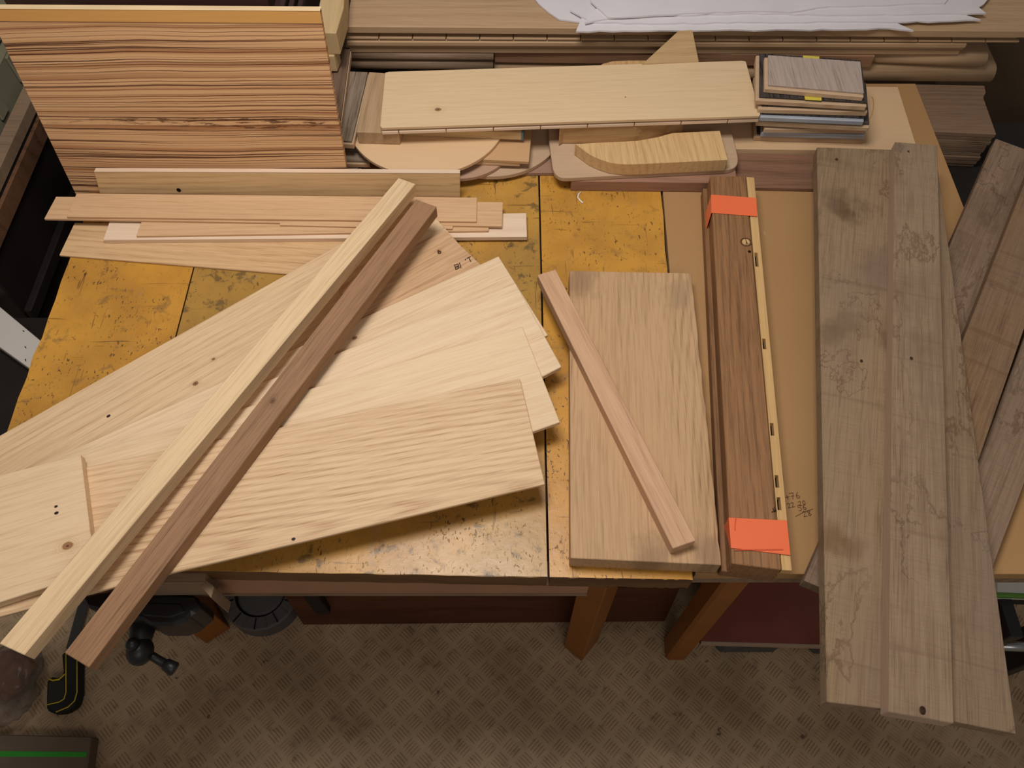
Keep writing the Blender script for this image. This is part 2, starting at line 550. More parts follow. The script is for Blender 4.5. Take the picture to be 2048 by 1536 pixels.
# ------------------------------------------------------------------ setting: chequer-plate floor
bm = bmesh.new()
bm_prism(bm, [(-1.9, -.7, 0), (1.9, -.7, 0), (1.9, 2.6, 0), (-1.9, 2.6, 0)], .02)
floor = struct(link('floor', finish(bm), FLOORM, None, Matrix()))
bm = bmesh.new()
cell = 0.0250
def bar(bm, cx, cy, ang, L, wd, h):
    c, s = math.cos(ang), math.sin(ang)
    def q(a, b, z):
        return bm.verts.new((cx + a * c - b * s, cy + a * s + b * c, z))
    lo = [q(-L / 2, 0, -.0004), q(-L / 4, -wd / 2, -.0004), q(L / 4, -wd / 2, -.0004), q(L / 2, 0, -.0004), q(L / 4, wd / 2, -.0004), q(-L / 4, wd / 2, -.0004)]
    hi = [q(-L * .32, 0, h), q(L * .32, 0, h)]
    bm.faces.new((lo[0], lo[1], hi[0])); bm.faces.new((lo[1], lo[2], hi[1], hi[0])); bm.faces.new((lo[2], lo[3], hi[1]))
    bm.faces.new((lo[3], lo[4], hi[1])); bm.faces.new((lo[4], lo[5], hi[0], hi[1])); bm.faces.new((lo[5], lo[0], hi[0]))
for j in range(-4, 34):
    for i in range(-46, 47):
        if (i + j) % 2:
            continue
        gx, gy = i * cell, .05 + j * cell
        if gy > .66 and abs(gx) < .75:
            continue
        a = R(46) if j % 2 == 0 else R(-44)
        for k in range(-2, 3):
            o_ = k * .0064
            L_ = .0315 - abs(k) * .0012
            bar(bm, gx - math.sin(a) * o_, gy + math.cos(a) * o_, a, L_, .0040, .0019)
stuff(link('tread_bars', finish(bm), FLOORM, floor, Matrix()))

# ------------------------------------------------------------------ the yellow workbench
BZ = 0.80
X0, X1, XL, XR = -.676, .2185, -.483, .045
YF, YB = .297, 1.19
bench = empty('workbench', (-.2, .75, 0))
tag(bench, 'old workbench with worn ochre yellow plank top and orange brown legs', 'workbench')
EDGE = wood('raw_plank_edge', (112, 78, 46), (72, 48, 28), rings=60, warp=4)
def YFX(x):
    return .2988 - .0192 * x
def XRT(y):
    return .2185 + .0345 * (y - .295)
def bench_plank(xa, xb, ya, yb, mat, ragged_left=False, ragged_right=False):
    pts = []
    n = 26
    rr = random.Random(int((xa + 2) * 1000))
    def jit(i):
        return (mnoise.noise(Vector((xa * 9, i * .9, 3.1))) * .004 + rr.uniform(-.0012, .0012))
    for i in range(n + 1):
        pts.append((xa + (jit(i) if ragged_left else 0), yb + (YFX(xa) - yb) * i / n))
    for i in range(n + 1):
        t = i / n
        pts.append((xa + (xb - xa) * t, YFX(xa + (xb - xa) * t) + rr.uniform(-.0005, .0005)))
    for i in range(n + 1):
        yy = YFX(xb) + (yb - YFX(xb)) * i / n
        pts.append(((XRT(yy) + .4 * jit(i + 50)) if ragged_right else xb, yy))
    out = []
    for p in pts:
        if not out or (Vector(p) - Vector(out[-1])).length > 1e-4:
            out.append(p)
    c = Vector(((xa + xb) / 2, (ya + yb) / 2, BZ))
    m = Matrix.Translation(c)
    bm = bmesh.new()
    bm_prism(bm, [Vector((p[0], p[1], BZ)) - c for p in out], .034)
    me = finish(bm, .0014)
    for p in me.polygons:
        p.material_index = 0 if p.normal.z > .3 else 1
    return link('plank', me, [mat, EDGE], bench, m)
bench_plank(X0, XL - .001, YF, YB, BENCH_A, True, False)
bench_plank(XL + .001, XR - .0022, YF, YB, BENCH_B)
bench_plank(XR + .0006, X1, YF - .004, YB, BENCH_C, False, True)
box('apron', (-.56, .3095, .690), (.10, .330, .7655), plain('apron_brown', (168, 124, 94), .6, .3), bench)
box('apron_lip', (-.56, .3075, .688), (.10, .3105, .694), STACKD, bench, .0008)
def leg(u, v, w_, d_, rot, zt, parent, mat):
    b = P(u, v, 0)
    m = Matrix.Translation(b) @ Matrix.Rotation(rot, 4, 'Z')
    bm = bmesh.new()
    bm_prism(bm, [(0, 0, zt), (w_, 0, zt), (w_, d_, zt), (0, d_, zt)], zt - .0003)
    return link('leg', finish(bm, .002), mat, parent, m)
leg(413, 1288, .056, .066, R(36), .7655, bench, LEGP)
leg(1163, 1323, .060, .048, R(50), .7655, bench, LEGP)
box('leg', (-.63, 1.10, .0003), (-.57, 1.16, .7655), LEGP, bench)
box('leg', (.15, 1.10, .0003), (.21, 1.16, .7655), LEGP, bench)
box('stretcher', (-.571, 1.115, .60), (.151, 1.145, .68), LEGP, bench)

# dark-red plank stored on edge below the bench
q0, q1 = P(606, 1250, .0005), P(1330, 1243, .0005)
extrude('storage_plank', [(0, 0), (.03, 0), (.05, .26), (.02, .26)], q0, q1, DARKRED, None, .002)
tag(bpy.data.objects['storage_plank'], 'dark red hardwood plank stored on edge under the yellow bench', 'board')
bk = box('tool_clip', (-.402, .44, .105), (-.372, .4615, .30), plain('black_plastic', (22, 21, 22), .5), None, .002)
tag(bk, 'small black clip standing by the dark red plank under the bench', 'clip')

# wheel lying beneath the bench
wc = P(521, 1183, .05)
wheel = empty('machine_wheel', (wc.x, wc.y, 0))
tag(wheel, 'round grey plastic ribbed wheel lying on the floor under the bench', 'wheel')
WM = plain('grey_plastic', (92, 86, 84), .55, .35)
WD = plain('wheel_groove_black', (22, 20, 20), .7)
def ringmesh(r0, r1, z0, z1, seg=64):
    bm = bmesh.new()
    prof = [(r0, z0), (r1, z0), (r1, z1 - .004), (r1 - .004, z1), (r0, z1)]
    rs = []
    for k in range(seg):
        a = 2 * math.pi * k / seg
        rs.append([bm.verts.new((r * math.cos(a), r * math.sin(a), z)) for r, z in prof])
    for k in range(seg):
        a, b = rs[k], rs[(k + 1) % seg]
        for i in range(5):
            bm.faces.new((a[i], b[i], b[(i + 1) % 5], a[(i + 1) % 5]))
    return finish(bm, 0)
mw = Matrix.Translation((wc.x, wc.y, 0))
link('tyre', ringmesh(.055, .083, .0005, .05), WM, wheel, mw)
link('groove', ringmesh(.050, .0548, .0005, .040), WD, wheel, mw)
link('hub', ringmesh(.004, .0498, .0005, .048), WM, wheel, mw)
for k in range(20):
    a = 2 * math.pi * k / 20
    m = mw @ Matrix.Rotation(a, 4, 'Z')
    bm = bmesh.new(); bm_prism(bm, [(.057, -.0012, .0515), (.080, -.0016, .0515), (.080, .0016, .0515), (.057, .0012, .0515)], .003)
    link('rib', finish(bm), WD if k % 2 else WM, wheel, m)

# ------------------------------------------------------------------ vise on the bench front
VD = plain('cast_iron_black', (36, 34, 34), .42, .5, .3, .2, .25)
vise = empty('bench_vise', (-.5, .25, 0))
tag(vise, 'black iron bench vise with wooden jaw and sliding bar handle', 'vise')
ja, jb = P(214, 1168, .79), P(408, 1166, .79)
extrude('jaw_lining', [(0, 0), (.022, 0), (.022, -.05), (0, -.05)], ja, jb, STACKD, vise, .001)
slab('wooden_jaw', [P(u, v, .785) for u, v in ((404, 1152), (428, 1172), (422, 1196), (398, 1168))], .07, STACKD, vise, .001)
slab('jaw', [P(u, v, .735) for u, v in ((160, 1192), (240, 1180), (392, 1190), (402, 1208), (396, 1222), (384, 1226), (374, 1240), (345, 1250), (300, 1250), (285, 1240), (240, 1232), (172, 1214))], .06, VD, vise, .006)
slab('jaw_plate', [P(u, v, .7365) for u, v in ((270, 1204), (362, 1206), (372, 1224), (340, 1236), (286, 1232))], .01, plain('vise_plate', (40, 40, 42), .4, .5, .3), vise, .002)
sa, sb = P(288, 1244, .69), P(277, 1298, .69)
cyl('screw_neck', sa, sb, .017, .0125, VD, vise, 20, .002)
ball('screw_boss', P(280, 1302, .69), .0170, VD, vise, (1, 1.1, 1))
ball('handle_knob', P(265, 1289, .708), .0085, VD, vise)
ha, hb = P(270, 1292, .69), P(344, 1336, .675)
cyl('handle', ha, hb, .0058, .0058, VD, vise, 14)
hd = (hb - ha).normalized()
cyl('handle_knob', hb - hd * .012, hb + hd * .005, .0075, .0098, VD, vise, 18, .002)

# ------------------------------------------------------------------ right-hand table with the MDF top
TX0, TX1, TYF = .2385, .722, .299
table = empty('side_table', (.48, .75, 0))
tag(table, 'side table with tan MDF sheet top right of the yellow bench', 'table')
slab('mdf_sheet', [(.2225, TYF + .003, BZ), (TX1, TYF + .003, BZ), (TX1, 1.198, BZ), (.2535, 1.198, BZ)], .018, MDF, table, .0006, xdir=(0, 1, 0))
slab('sub_top', [(.2245, TYF + .006, BZ - .0185), (TX1 - .004, TYF + .006, BZ - .0185), (TX1 - .004, 1.19, BZ - .0185), (.2555, 1.19, BZ - .0185)], .026, STACKD, table, .001)
lb = P(1331, 1321, 0)
for xx, yy in ((lb.x, lb.y), (.66, lb.y), (.30, 1.10), (.66, 1.10)):
    box('leg', (xx, yy, .0003), (xx + .043, yy + .046, .755), LEGP, table, .005)
# pencil sums on the sheet
def glyphs(txt, origin, dirx, diry, size, z, gap=.8):
    G = {'4': [[(.5, 1), (0, .35), (.65, .35)], [(.45, .6), (.42, 0)]],
         '7': [[(0, 1), (.6, 1), (.2, 0)], [(.1, .5), (.5, .5)]],
         '6': [[(.5, 1), (.1, .5), (.1, .1), (.4, 0), (.55, .25), (.3, .5), (.1, .35)]],
         '2': [[(0, .8), (.25, 1), (.5, .8), (.1, .1), (0, 0), (.6, .05)]],
         '0': [[(.3, 1), (.05, .6), (.1, .1), (.35, 0), (.55, .4), (.5, .85), (.3, 1)]],
         '5': [[(.55, 1), (.1, 1), (.08, .6), (.4, .6), (.55, .3), (.35, 0), (0, .05)]],
         '8': [[(.3, .5), (.05, .75), (.3, 1), (.5, .75), (.3, .5), (.05, .2), (.3, 0), (.55, .2), (.3, .5)]],
         '+': [[(0, .45), (.6, .5)], [(.3, .8), (.28, .1)]], ' ': []}
    out = []
    x = 0
    for ch in txt:
        for l in G[ch]:
            out.append([origin + dirx * ((x + a) * size) + diry * (b_ * size) + Vector((0, 0, z)) for a, b_ in l])
        x += gap
    return out
dx, dy = Vector((.98, .18, 0)), Vector((-.18, .98, 0))
ls = []
ls += glyphs('+76', P(1573, 1001, BZ), dx, dy, .0085, .0004)
ls += glyphs('22 20', P(1577, 1016, BZ), dx, dy, .0062, .0004)
ls += glyphs('56', P(1598, 1022, BZ), dx, dy, .0075, .0004)
ls += glyphs('28', P(1608, 1034, BZ), dx, dy, .0075, .0004)
ls.append([P(1591, 1033, BZ + .0004), P(1608, 1024, BZ + .0004), P(1626, 1018, BZ + .0004)])
strokes('pencil_sum', ls, table, plain('pencil_faint', (104, 74, 50), .8, .1), .0004)

# things under the side table
shelf = empty('step_platform', (.45, .5, 0))
tag(shelf, 'low dark red film faced plywood platform under the side table', 'platform')
RF = plain('dark_red_film', (132, 70, 56), .42, .45, var=.12)
sp = [P(1402, 1283, .095), P(1660, 1290, .095), P(1660, 1100, .095), P(1402, 1100, .095)]
slab('platform_board', sp, .018, RF, shelf, .0008)
slab('edge_strip', [P(1402, 1283.5, .095) + Vector((0, -.0035, .0004)), P(1660, 1290.5, .095) + Vector((0, -.0035, .0004)), P(1660, 1289, .095) + Vector((0, -.0003, .0004)), P(1402, 1282, .095) + Vector((0, -.0003, .0004))], .018, plain('pale_edge', (176, 150, 128), .6), shelf, .0005)
SB = plain('grey_rubber', (92, 90, 84), .8, .2, var=.2)
def foot(px0, px1, v):
    a, b = P(px0, v, 0), P(px1, v, 0)
    y1 = a.y + .07
    bm = bmesh.new()
    c = Vector(((a.x + b.x) / 2, a.y + .035, 0))
    hw = (b.x - a.x) / 2
    bm_prism(bm, [(-hw, -.03, .0765), (hw, -.03, .0765), (hw, .035, .0765), (-hw, .035, .0765)], .076)
    link('foot', finish(bm, .008), SB, shelf, Matrix.Translation(c))
foot(1432, 1552, 1311); foot(1618, 1668, 1314)

# trolley parts glimpsed at the right edge
rk = empty('trolley', (.72, .4, 0))
tag(rk, 'black trolley frame with bright steel tube at right edge beside grey planks', 'trolley')
BLK = plain('black_steel', (24, 24, 26), .45, .5)
cyl('steel_tube', P(1960, 1290, .30), P(2130, 1297, .30), .0085, .0085, plain('bright_steel', (170, 172, 176), .28, .5, .85), rk, 20)
extrude('frame_bar', [(0, 0), (.02, 0), (.02, -.03), (0, -.03)], P(1970, 1196, .40), P(2130, 1203, .40), BLK, rk, .002)
for uu in (1964, 2126):
    pz = P(uu, 1293, .30)
    box('upright', (pz.x - .012, pz.y - .010, .0005), (pz.x + .012, pz.y + .055, .41), BLK, rk, .002)
tb = empty('storage_tub', P(2026, 1180, .44))
tag(tb, 'pale tub with green rim on the black trolley under the side table', 'tub')
slab('tub_body', [P(u, v, .43) for u, v in ((1990, 1190), (2110, 1194), (2110, 1120), (1990, 1118))], .026, plain('white_plastic', (206, 204, 196), .4), tb, .004)
slab('green_rim', [P(u, v, .4315) for u, v in ((1988, 1192), (2112, 1196), (2112, 1188), (1988, 1183))], .012, plain('green_plastic', (92, 140, 52), .4), tb, .002)

# ------------------------------------------------------------------ fan of oak boards on the bench
FG = 'fanned oak boards on the bench'
def fan(name_px, z, th, mat, label):
    return board('oak_board', name_px, z, th - .0008, mat, label, 'board', FG, at=PF)
thin = board('oak_sheet', [(149, 445), (700, 446), (700, 558), (118, 510)], .804, .004, OAK2, 'wide thin oak panel under the laths, jutting past the bench left edge', 'panel')
def toend(p, q, u):        # point at column u on the line p-q
    return (u, p[1] + (q[1] - p[1]) * (u - p[0]) / (q[0] - p[0]))
gA = (839, 399); gB = (962, 530); gC = (985, 562)
G_px, G_z = [toend((0, 870.6), gA, -150), gA, gC, (-150, 1268)], [.812] * 4
fan(G_px, G_z, .007,
    wood('pale_oak_g', (220, 190, 150), (176, 138, 96), rings=90, warp=6, ring_amt=.20, fibre=.34, tone=.08,
         knots=K(G_px, .812, [(391, 767, .0032, (120, 80, 48)), (427, 718, .0022, (140, 98, 62))], PF), holes=K(G_px, .812, [(217, 832, .0024)], PF)),
    'widest back oak board of the fan, its long edge crossing the yellow bench')
F_px, F_z = [(676, 574.5), (890, 460), (958.5, 526), (985, 556), (760, 668), (720, 655)], [.818] * 6
fF = fan(F_px, F_z, .006,
    wood('oak_f', (204, 166, 126), (156, 116, 78), rings=90, warp=7, ring_amt=.35, fibre=.45, knots=K(F_px, .818, [(878, 503, .0022, (110, 70, 40))], PF)),
    'short browner oak board of the fan with two letters marked near its end')
zm = .8184
def pl(pts, z):
    return [P(u, v, z) for u, v in pts]
def plf(pts, z):
    return [PF(u, v, z) for u, v in pts]
for L in ([
    plf([(909, 530), (912, 539)], zm), plf([(909, 530), (916, 528), (918, 536), (912, 539)], zm), plf([(911, 534.5), (917, 532)], zm), plf([(914, 531), (915, 535)], zm)],
    [plf([(919, 526), (922, 536)], zm)], [plf([(930, 520), (932, 518)], zm), plf([(934, 516.5), (941, 513)], zm), plf([(937.5, 515), (941.5, 523)], zm)],
    [plf([(876, 500), (876.5, 507), (880, 507), (882, 504), (878, 503)], zm)]):
    strokes('letter', L, fF, INK, .0007)
fan([(161, 893), (997, 512), (1096, 670), (-150, 1265), (-150, 1033)], .824, .006,
    wood('pale_oak_h', (226, 199, 163), (184, 146, 102), rings=80, warp=6, ring_amt=.16, fibre=.30, tone=.07, knots=K([(161, 893), (997, 512), (1096, 670), (-150, 1265), (-150, 1033)], .824, [(709, 676, .0030, (130, 92, 60))], PF)),
    'pale oak board of the fan with sharp upper corner, third from the back')
fan([(200, 893), (1031, 566), (1123, 733), (1087, 752), (-150, 1268), (-150, 1030)], .833, .009,
    wood('pale_oak_i', (228, 202, 167), (190, 152, 110), rings=60, warp=8, ring_amt=.16, fibre=.26, tone=.08),
    'pale oak board of the fan lying over the sharp cornered one, thick sawn end showing')
fan([(190, 902), (1045, 654), (1120, 844), (1066, 863), (-150, 1222), (-150, 1000)], .841, .008,
    wood('silver_oak', (226, 200, 163), (190, 152, 110), rings=60, warp=8, ring_amt=.16, fibre=.26, tone=.10),
    'pale oak board with silvery flecks, second from the front of the fan')
fL = fan([(150, 938), (1040, 757), (1090, 968), (345, 1145), (49, 1220), (-150, 1272), (-150, 1005)], .847, .006,
    wood('figured_oak', (220, 188, 148), (164, 122, 80), rings=120, warp=4, ring_amt=.36, fibre=.34, tone=.06, cath=(-.05, .075, .00022), holes=K([(150, 938), (1040, 757), (1090, 968), (345, 1145), (49, 1220), (-150, 1272), (-150, 1005)], .847, [(587, 1078, .002)], PF)),
    'front oak board of the fan with dark flame grain')
fan([(-150, 990), (161, 908), (180, 1063), (196, 1142), (-150, 1252)], .861, .014,
    wood('thick_oak', (222, 194, 156), (176, 138, 94), rings=80, warp=9, ring_amt=.25, fibre=.28, tone=.09,
         knots=K([(-150, 990), (161, 908), (180, 1063), (196, 1142), (-150, 1252)], .861, [(135, 1092, .0048, (140, 94, 56))], PF), holes=K([(-150, 990), (161, 908), (180, 1063), (196, 1142), (-150, 1252)], .861, [(112, 1013, .0018), (113, 1026, .0022)], PF)),
    'thick knotty oak board lying on top of the fan at left')

# ------------------------------------------------------------------ laths at the back left
LG = 'oak laths in the flat pile'
def lath(px, z, th, mat, label):
    return board('oak_lath', px, z, th, mat, label, 'lath', LG, bevel=.0005)
lath([(219.6, 441), (1052.5, 425.7), (1054, 473.5), (206, 480)], .812, .008, LATHW, 'whitish lath at the bottom of the flat pile, longest to the right')
lath([(284, 440), (979, 437), (977, 461.5), (272, 472)], .816, .004, LATH, 'brown lath lying on the whitish lath, front of the pile')
lath([(112, 393), (1006, 404), (1004, 452.5), (88, 437.5)], .820, .004, LATH, 'lath reaching furthest left over the dark gap, under the top one')
lath([(153, 386.5), (954, 395), (953, 443), (133, 433.5)], .824, .004, LATH, 'topmost lath of the flat pile with pinkish face')
strip = lath([(560, 441.5), (906, 448.5), (905, 454.5), (560, 447)], .8195, .0033, LATH, 'narrow strip sticking out at the front of the lath pile')
strip.location.y -= .003

# ------------------------------------------------------------------ standing boards: zebrano panel and oak board
TILT = R(9)
upv = Vector((0, math.sin(TILT), math.cos(TILT)))
nrm = Vector((0, -math.cos(TILT), math.sin(TILT)))
def leaning(name, px, y0, th, mat, label=None, cat=None, parent=None, z0=BZ, off=0.0, bevel=.0006):
    p0 = Vector((0, y0, z0)) + nrm * off
    pts = [PP(u, v, p0, nrm) for u, v in px]
    c = sum(pts, Vector()) / len(pts)
    m = Matrix((Vector((1, 0, 0)), upv, nrm)).transposed().to_4x4(); m.translation = c
    inv = m.inverted()
    bm = bmesh.new()
    bm_prism(bm, [inv @ p for p in pts], th, Vector((0, 0, -1)))
    o = link(name, finish(bm, bevel), mat, parent, m)
    if label:
        tag(o, label, cat)
    return o
zy = .9285
ztop = [(-27, 18), (640, 22.5)]
zl0, zr0 = (155, 396.5), (703, 396.5)
zeb = leaning('zebrano_panel', [ztop[0], ztop[1], zr0, zl0], zy, .010, ZEBRA,
              'zebrano veneered panel with dark stripes leaning upright at the back left', 'panel')
leaning('edge_band', [ztop[0], ztop[1], (644.3, 47), (-16, 42)], zy, .0012, wood('yellow_veneer', (216, 162, 92), (196, 142, 74), rings=20, warp=2, ring_amt=.2, fibre=.2), None, None, zeb, off=.0012, bevel=.0003)
leaning('edge_band', [(-27, 16.8), (640, 21.2), (640, 22.5), (-27, 18.2)], zy, .012, plain('pale_edge_band', (236, 206, 160), .5), None, None, zeb, off=.0016, bevel=.0003)
oy = .9135
oakst = leaning('oak_plank', [(188, 344.5), (920, 347.5), (920, 402), (204, 402)], oy, .0085,
        wood('standing_oak', (220, 184, 134), (172, 132, 86), rings=80, warp=6, ring_amt=.4, fibre=.35),
        'narrow oak plank standing on edge against the zebrano panel', 'plank')
leaning('painted_lit_edge', [(188, 342.6), (919.5, 345.9), (920, 347.2), (188, 344.2)], oy, .0090, LATHW, None, None, oakst, off=.0003, bevel=.0002)  # pale strip: light on the plank's upward edge put into the colour
hp = PP(357.5, 380, Vector((0, oy, BZ)), nrm)
cyl('peg_hole', hp + nrm * .0004, hp - nrm * .006, .0035, .0035, HOLE, oakst, 14)

# ------------------------------------------------------------------ two square battens over the fan
bat = board('batten', [(-2, 1287), (797, 355.5), (831, 367.5), (48, 1310)], [.895, .851, .851, .895], .022,
      wood('ash_batten', (222, 192, 150), (156, 120, 82), rings=120, warp=9, ring_amt=.40, fibre=.3),
      'long pale square batten lying across the fan and the laths', 'batten', at=PF)
board('batten', [(128.7, 1305.5), (832.4, 398.5), (873.4, 413), (177, 1335)], [.8683] * 4, .0203,
      wood('brown_batten', (154, 116, 84), (104, 74, 50), rings=90, warp=5, ring_amt=.22, knots=K([(128.7, 1305.5), (832.4, 398.5), (873.4, 413), (177, 1335)], .868, [(545, 802, .0035, (104, 74, 52))], PF), fibre=.5),
      'long brown hardwood batten lying beside the pale one across the fan', 'batten', at=PF)

# ------------------------------------------------------------------ thick plank with a stick
pk = [(1139, 541), (1383, 546)]
rr = random.Random(3)
for i in range(1, 24):
    t = i / 24
    pk.append((1383 + 60 * t + rr.uniform(-1.6, 1.2), 546 + 584 * t))
pk += [(1443, 1130), (1141, 1116)]
board('oak_plank', pk, .831, .0305,
      wood('thick_plank_oak', (192, 156, 116), (140, 104, 72), rings=130, warp=8, ring_amt=.28, fibre=.40, cath=(-.03, .10, .0009), tone=.12, rough=.7,
           spots=K(pk, .831, [(1160, 560, .035, (128, 98, 70)), (1300, 1118, .03, (128, 100, 76)), (1420, 1110, .03, (132, 104, 80)), (1360, 590, .03, (150, 126, 96))])),
      'thick rough oak plank lying across the bench and table joint', 'plank')
board('oak_stick', [(1075, 549.5), (1111, 538.5), (1392, 1081), (1346, 1097)], .8505, .019,
      wood('pink_oak_stick', (204, 164, 128), (166, 124, 92), rings=60, warp=5, ring_amt=.3, fibre=.35),
      'slim pinkish oak stick lying slantwise on the thick plank', 'stick')

# ------------------------------------------------------------------ taped bundle
bun = empty('taped_boards', P(1500, 750, BZ))
tag(bun, 'two smoked oak boards bundled with orange tape on the MDF sheet', 'boards')
zt = .846
KN = (.158, .014)
top_px = [(1420.5, 351), (1491, 352.5), (1563, 1139.5), (1463.5, 1127)]
up = slab('upper_board', [P(u, v, zt) for u, v in top_px], .027,
     wood('smoked_oak_knot', (150, 108, 70), (94, 64, 40), rings=110, warp=6, ring_amt=.24, fibre=.45, tone=.10), bun, .001)
slab('lower_board', [P(u, v, zt) - Vector((.006 if i in (0, 3) else -.003, 0, .0272)) for i, (u, v) in enumerate(top_px)], .0186, DARKOAK, bun, .001)
# pale strip with slots along the right side
a0, a1 = P(1493, 354, zt - .001), P(1564, 1140, zt - .001)
b0, b1 = P(1508, 355, zt - .001), P(1583.5, 1141, zt - .001)
slots = [(505, 533, 0), (677, 698, 0), (846, 871, 0), (950, 975, 0), (994, 1020, 0)]
def tv(v):
    return (v - 354) / (1140 - 354)
cuts = [0.0]
for s0, s1, _ in slots:
    cuts += [tv(s0), tv(s1)]
cuts.append(1.0)
# image rows are not evenly spaced along the strip: find the true fraction by projecting
def along(p, q, v):
    lo, hi = 0.0, 1.0
    for _ in range(40):
        mid = (lo + hi) / 2
        w_ = p.lerp(q, mid) - CAM
        fw = ray(1024, 768); dn = Vector((0, -math.sin(R(PITCH)), -math.cos(R(PITCH))))
        vv = 768 + F_PX * w_.dot(dn) / w_.dot(fw)
        if vv < v: lo = mid
        else: hi = mid
    return (lo + hi) / 2
rows = [along(a0, a1, v) for s in slots for v in s[:2]]
cuts = [0.0] + rows + [1.0]
STRIPW = wood('sapwood_strip', (206, 168, 112), (166, 124, 76), rings=30, warp=4, ring_amt=.25, fibre=.3)
msp = frame_from([a0, a1, b1, b0]); inv = msp.inverted()
bm = bmesh.new()
def sp(t, s):
    return inv @ (a0.lerp(a1, t).lerp(b0.lerp(b1, t), s))
dn = inv.to_3x3() @ Vector((0, 0, -1))
for i in range(len(cuts) - 1):
    t0, t1 = cuts[i], cuts[i + 1]
    if i % 2 == 0:
        bm_prism(bm, [sp(t0, 0), sp(t0, 1), sp(t1, 1), sp(t1, 0)], .012, dn)
    else:
        bm_prism(bm, [sp(t0, 0), sp(t0, .12), sp(t1, .12), sp(t1, 0)], .012, dn)
        bm_prism(bm, [sp(t0, .52), sp(t0, 1), sp(t1, 1), sp(t1, .52)], .012, dn)
strip_o = link('sapwood_strip', finish(bm), STRIPW, bun, msp)
for i in range(1, len(cuts) - 1, 2):
    t0, t1 = cuts[i], cuts[i + 1]
    bm = bmesh.new()
    bm_prism(bm, [sp(t0, .1) + dn * .009, sp(t0, .54) + dn * .009, sp(t1, .54) + dn * .009, sp(t1, .1) + dn * .009], .003, dn)
    link('slot', finish(bm), HOLE, strip_o, msp)
kp = P(1490, 483, zt)
ORA = plain('orange_tape', (238, 114, 70), .36, .5, var=.04)
def wrap(tl, tr, br, bl, lt, lb_):
    bm = bmesh.new()
    e = .0008
    p = [P(*q, zt + e) for q in (tl, tr, br, bl)]
    l = [P(*q, BZ + .004) for q in (lt, lb_)]
    c = sum(p, Vector()) / 4
    vs = [bm.verts.new(q - c) for q in p + l]
    bm.faces.new((vs[3], vs[2], vs[1], vs[0]))
    bm.faces.new((vs[0], vs[4], vs[5], vs[3]))
    ex = [p[1] + Vector((.0015, 0, -.012)), p[2] + Vector((.0015, 0, -.012))]
    v2 = [bm.verts.new(q - c) for q in ex]
    bm.faces.new((vs[1], vs[2], v2[1], v2[0]))
    me = finish(bm)
    o = link('tape', me, ORA, bun, Matrix.Translation(c))
    sm = o.modifiers.new('thick', 'SOLIDIFY'); sm.thickness = .0005; sm.offset = 1
    return o
wrap((1422.5, 389.5), (1512, 396), (1514, 433), (1423, 426), (1406, 446), (1407, 476))
wrap((1458, 1035.5), (1573, 1041), (1580, 1110.5), (1462.5, 1096), (1444, 1060), (1448, 1114))
# overlapping ends of the tape and the loose knot
strokes('tape_fold', [pl([(1470, 1100), (1566, 1099)], zt + .0019), pl([(1472, 1034), (1470, 1052), (1470, 1060)], zt + .0019)], bun, plain('tape_edge', (206, 84, 44), .5), .0006)
m = Matrix.Translation(P(1492, 484, zt + .0003))
bm = bmesh.new(); bmesh.ops.create_circle(bm, cap_ends=True, segments=18, radius=.0086)
link('knot', finish(bm), plain('knot_brown', (100, 68, 42), .7, .2, var=.35), bun, m)
bm = bmesh.new(); bmesh.ops.create_cone(bm, cap_ends=True, segments=16, radius1=.0062, radius2=.0055, depth=.0012)
link('knot', finish(bm), plain('knot_pale', (206, 168, 116), .7, .2, var=.3), bun, Matrix.Translation(P(1492, 484, zt + .0006)))
strokes('knot_crack', [pl([(1491, 477), (1493, 484), (1492, 490)], zt + .0016), pl([(1493, 484), (1496, 488)], zt + .0016)], bun, INK, .0005)
m = Matrix.Translation(P(1499, 503, zt + .0004))
bm = bmesh.new(); bmesh.ops.create_circle(bm, cap_ends=True, segments=12, radius=.0024)
link('knot', finish(bm), HOLE, bun, m)
strokes('ink_mark', [pl([(1549, 1014), (1552, 1021), (1544, 1024)], zt + .0005), pl([(1546, 1017), (1550, 1024)], zt + .0005)], bun, INK, .0007)

# ------------------------------------------------------------------ grey rough boards at right
GG = 'rough grey oak boards at right'
r1 = board('rough_plank', [(1992, 277), (2110, 320), (1728, 1211), (1608, 1161)], .821, .020, FOSSIL,
      'rough dark grey plank running under the others to the table front, sawn end showing', 'board', GG)
board('rough_plank', [(2075, 300), (2165, 320), (1930, 1000), (1840, 900)], .842, .020, FOSSILB,
      'brownest rough plank at right, slanting in from the right edge', 'board', GG)
board('rough_plank', [(2120, 480), (2215, 520), (1985, 1137), (1896, 1085)], .8205, .0195, FOSSIL,
      'rough grey plank at far right, below the brownest one', 'board', GG)
GA_px = [(1634, 294), (1850, 301), (1843, 1427), (1654, 1404)]
GC_px = [(1790, 283.5), (1874.5, 290), (1908, 1447), (1777, 1424)]
board('rough_plank', GA_px, .864, .021,
      wood('grey_oak_a', (148, 125, 97), (110, 86, 64), rings=30, warp=4, ring_amt=.16, fibre=.45, rough=.85, spec=.15, stains=1.3, saw=1, tone=.12,
           holes=K(GA_px, .864, [(1723, 722, .0020), (1673, 319, .0024)]), spots=K(GA_px, .864, [(1660, 668, .022, (92, 64, 38)), (1690, 645, .026, (100, 74, 46)), (1676, 410, .026, (88, 70, 52)), (1690, 428, .018, (84, 62, 44)), (1762, 545, .045, (104, 86, 74)), (1668, 1075, .022, (106, 74, 46)), (1700, 1095, .018, (110, 80, 52))])),
      'widest rough grey board with brown stains, leftmost of the overhanging three', 'board', GG)
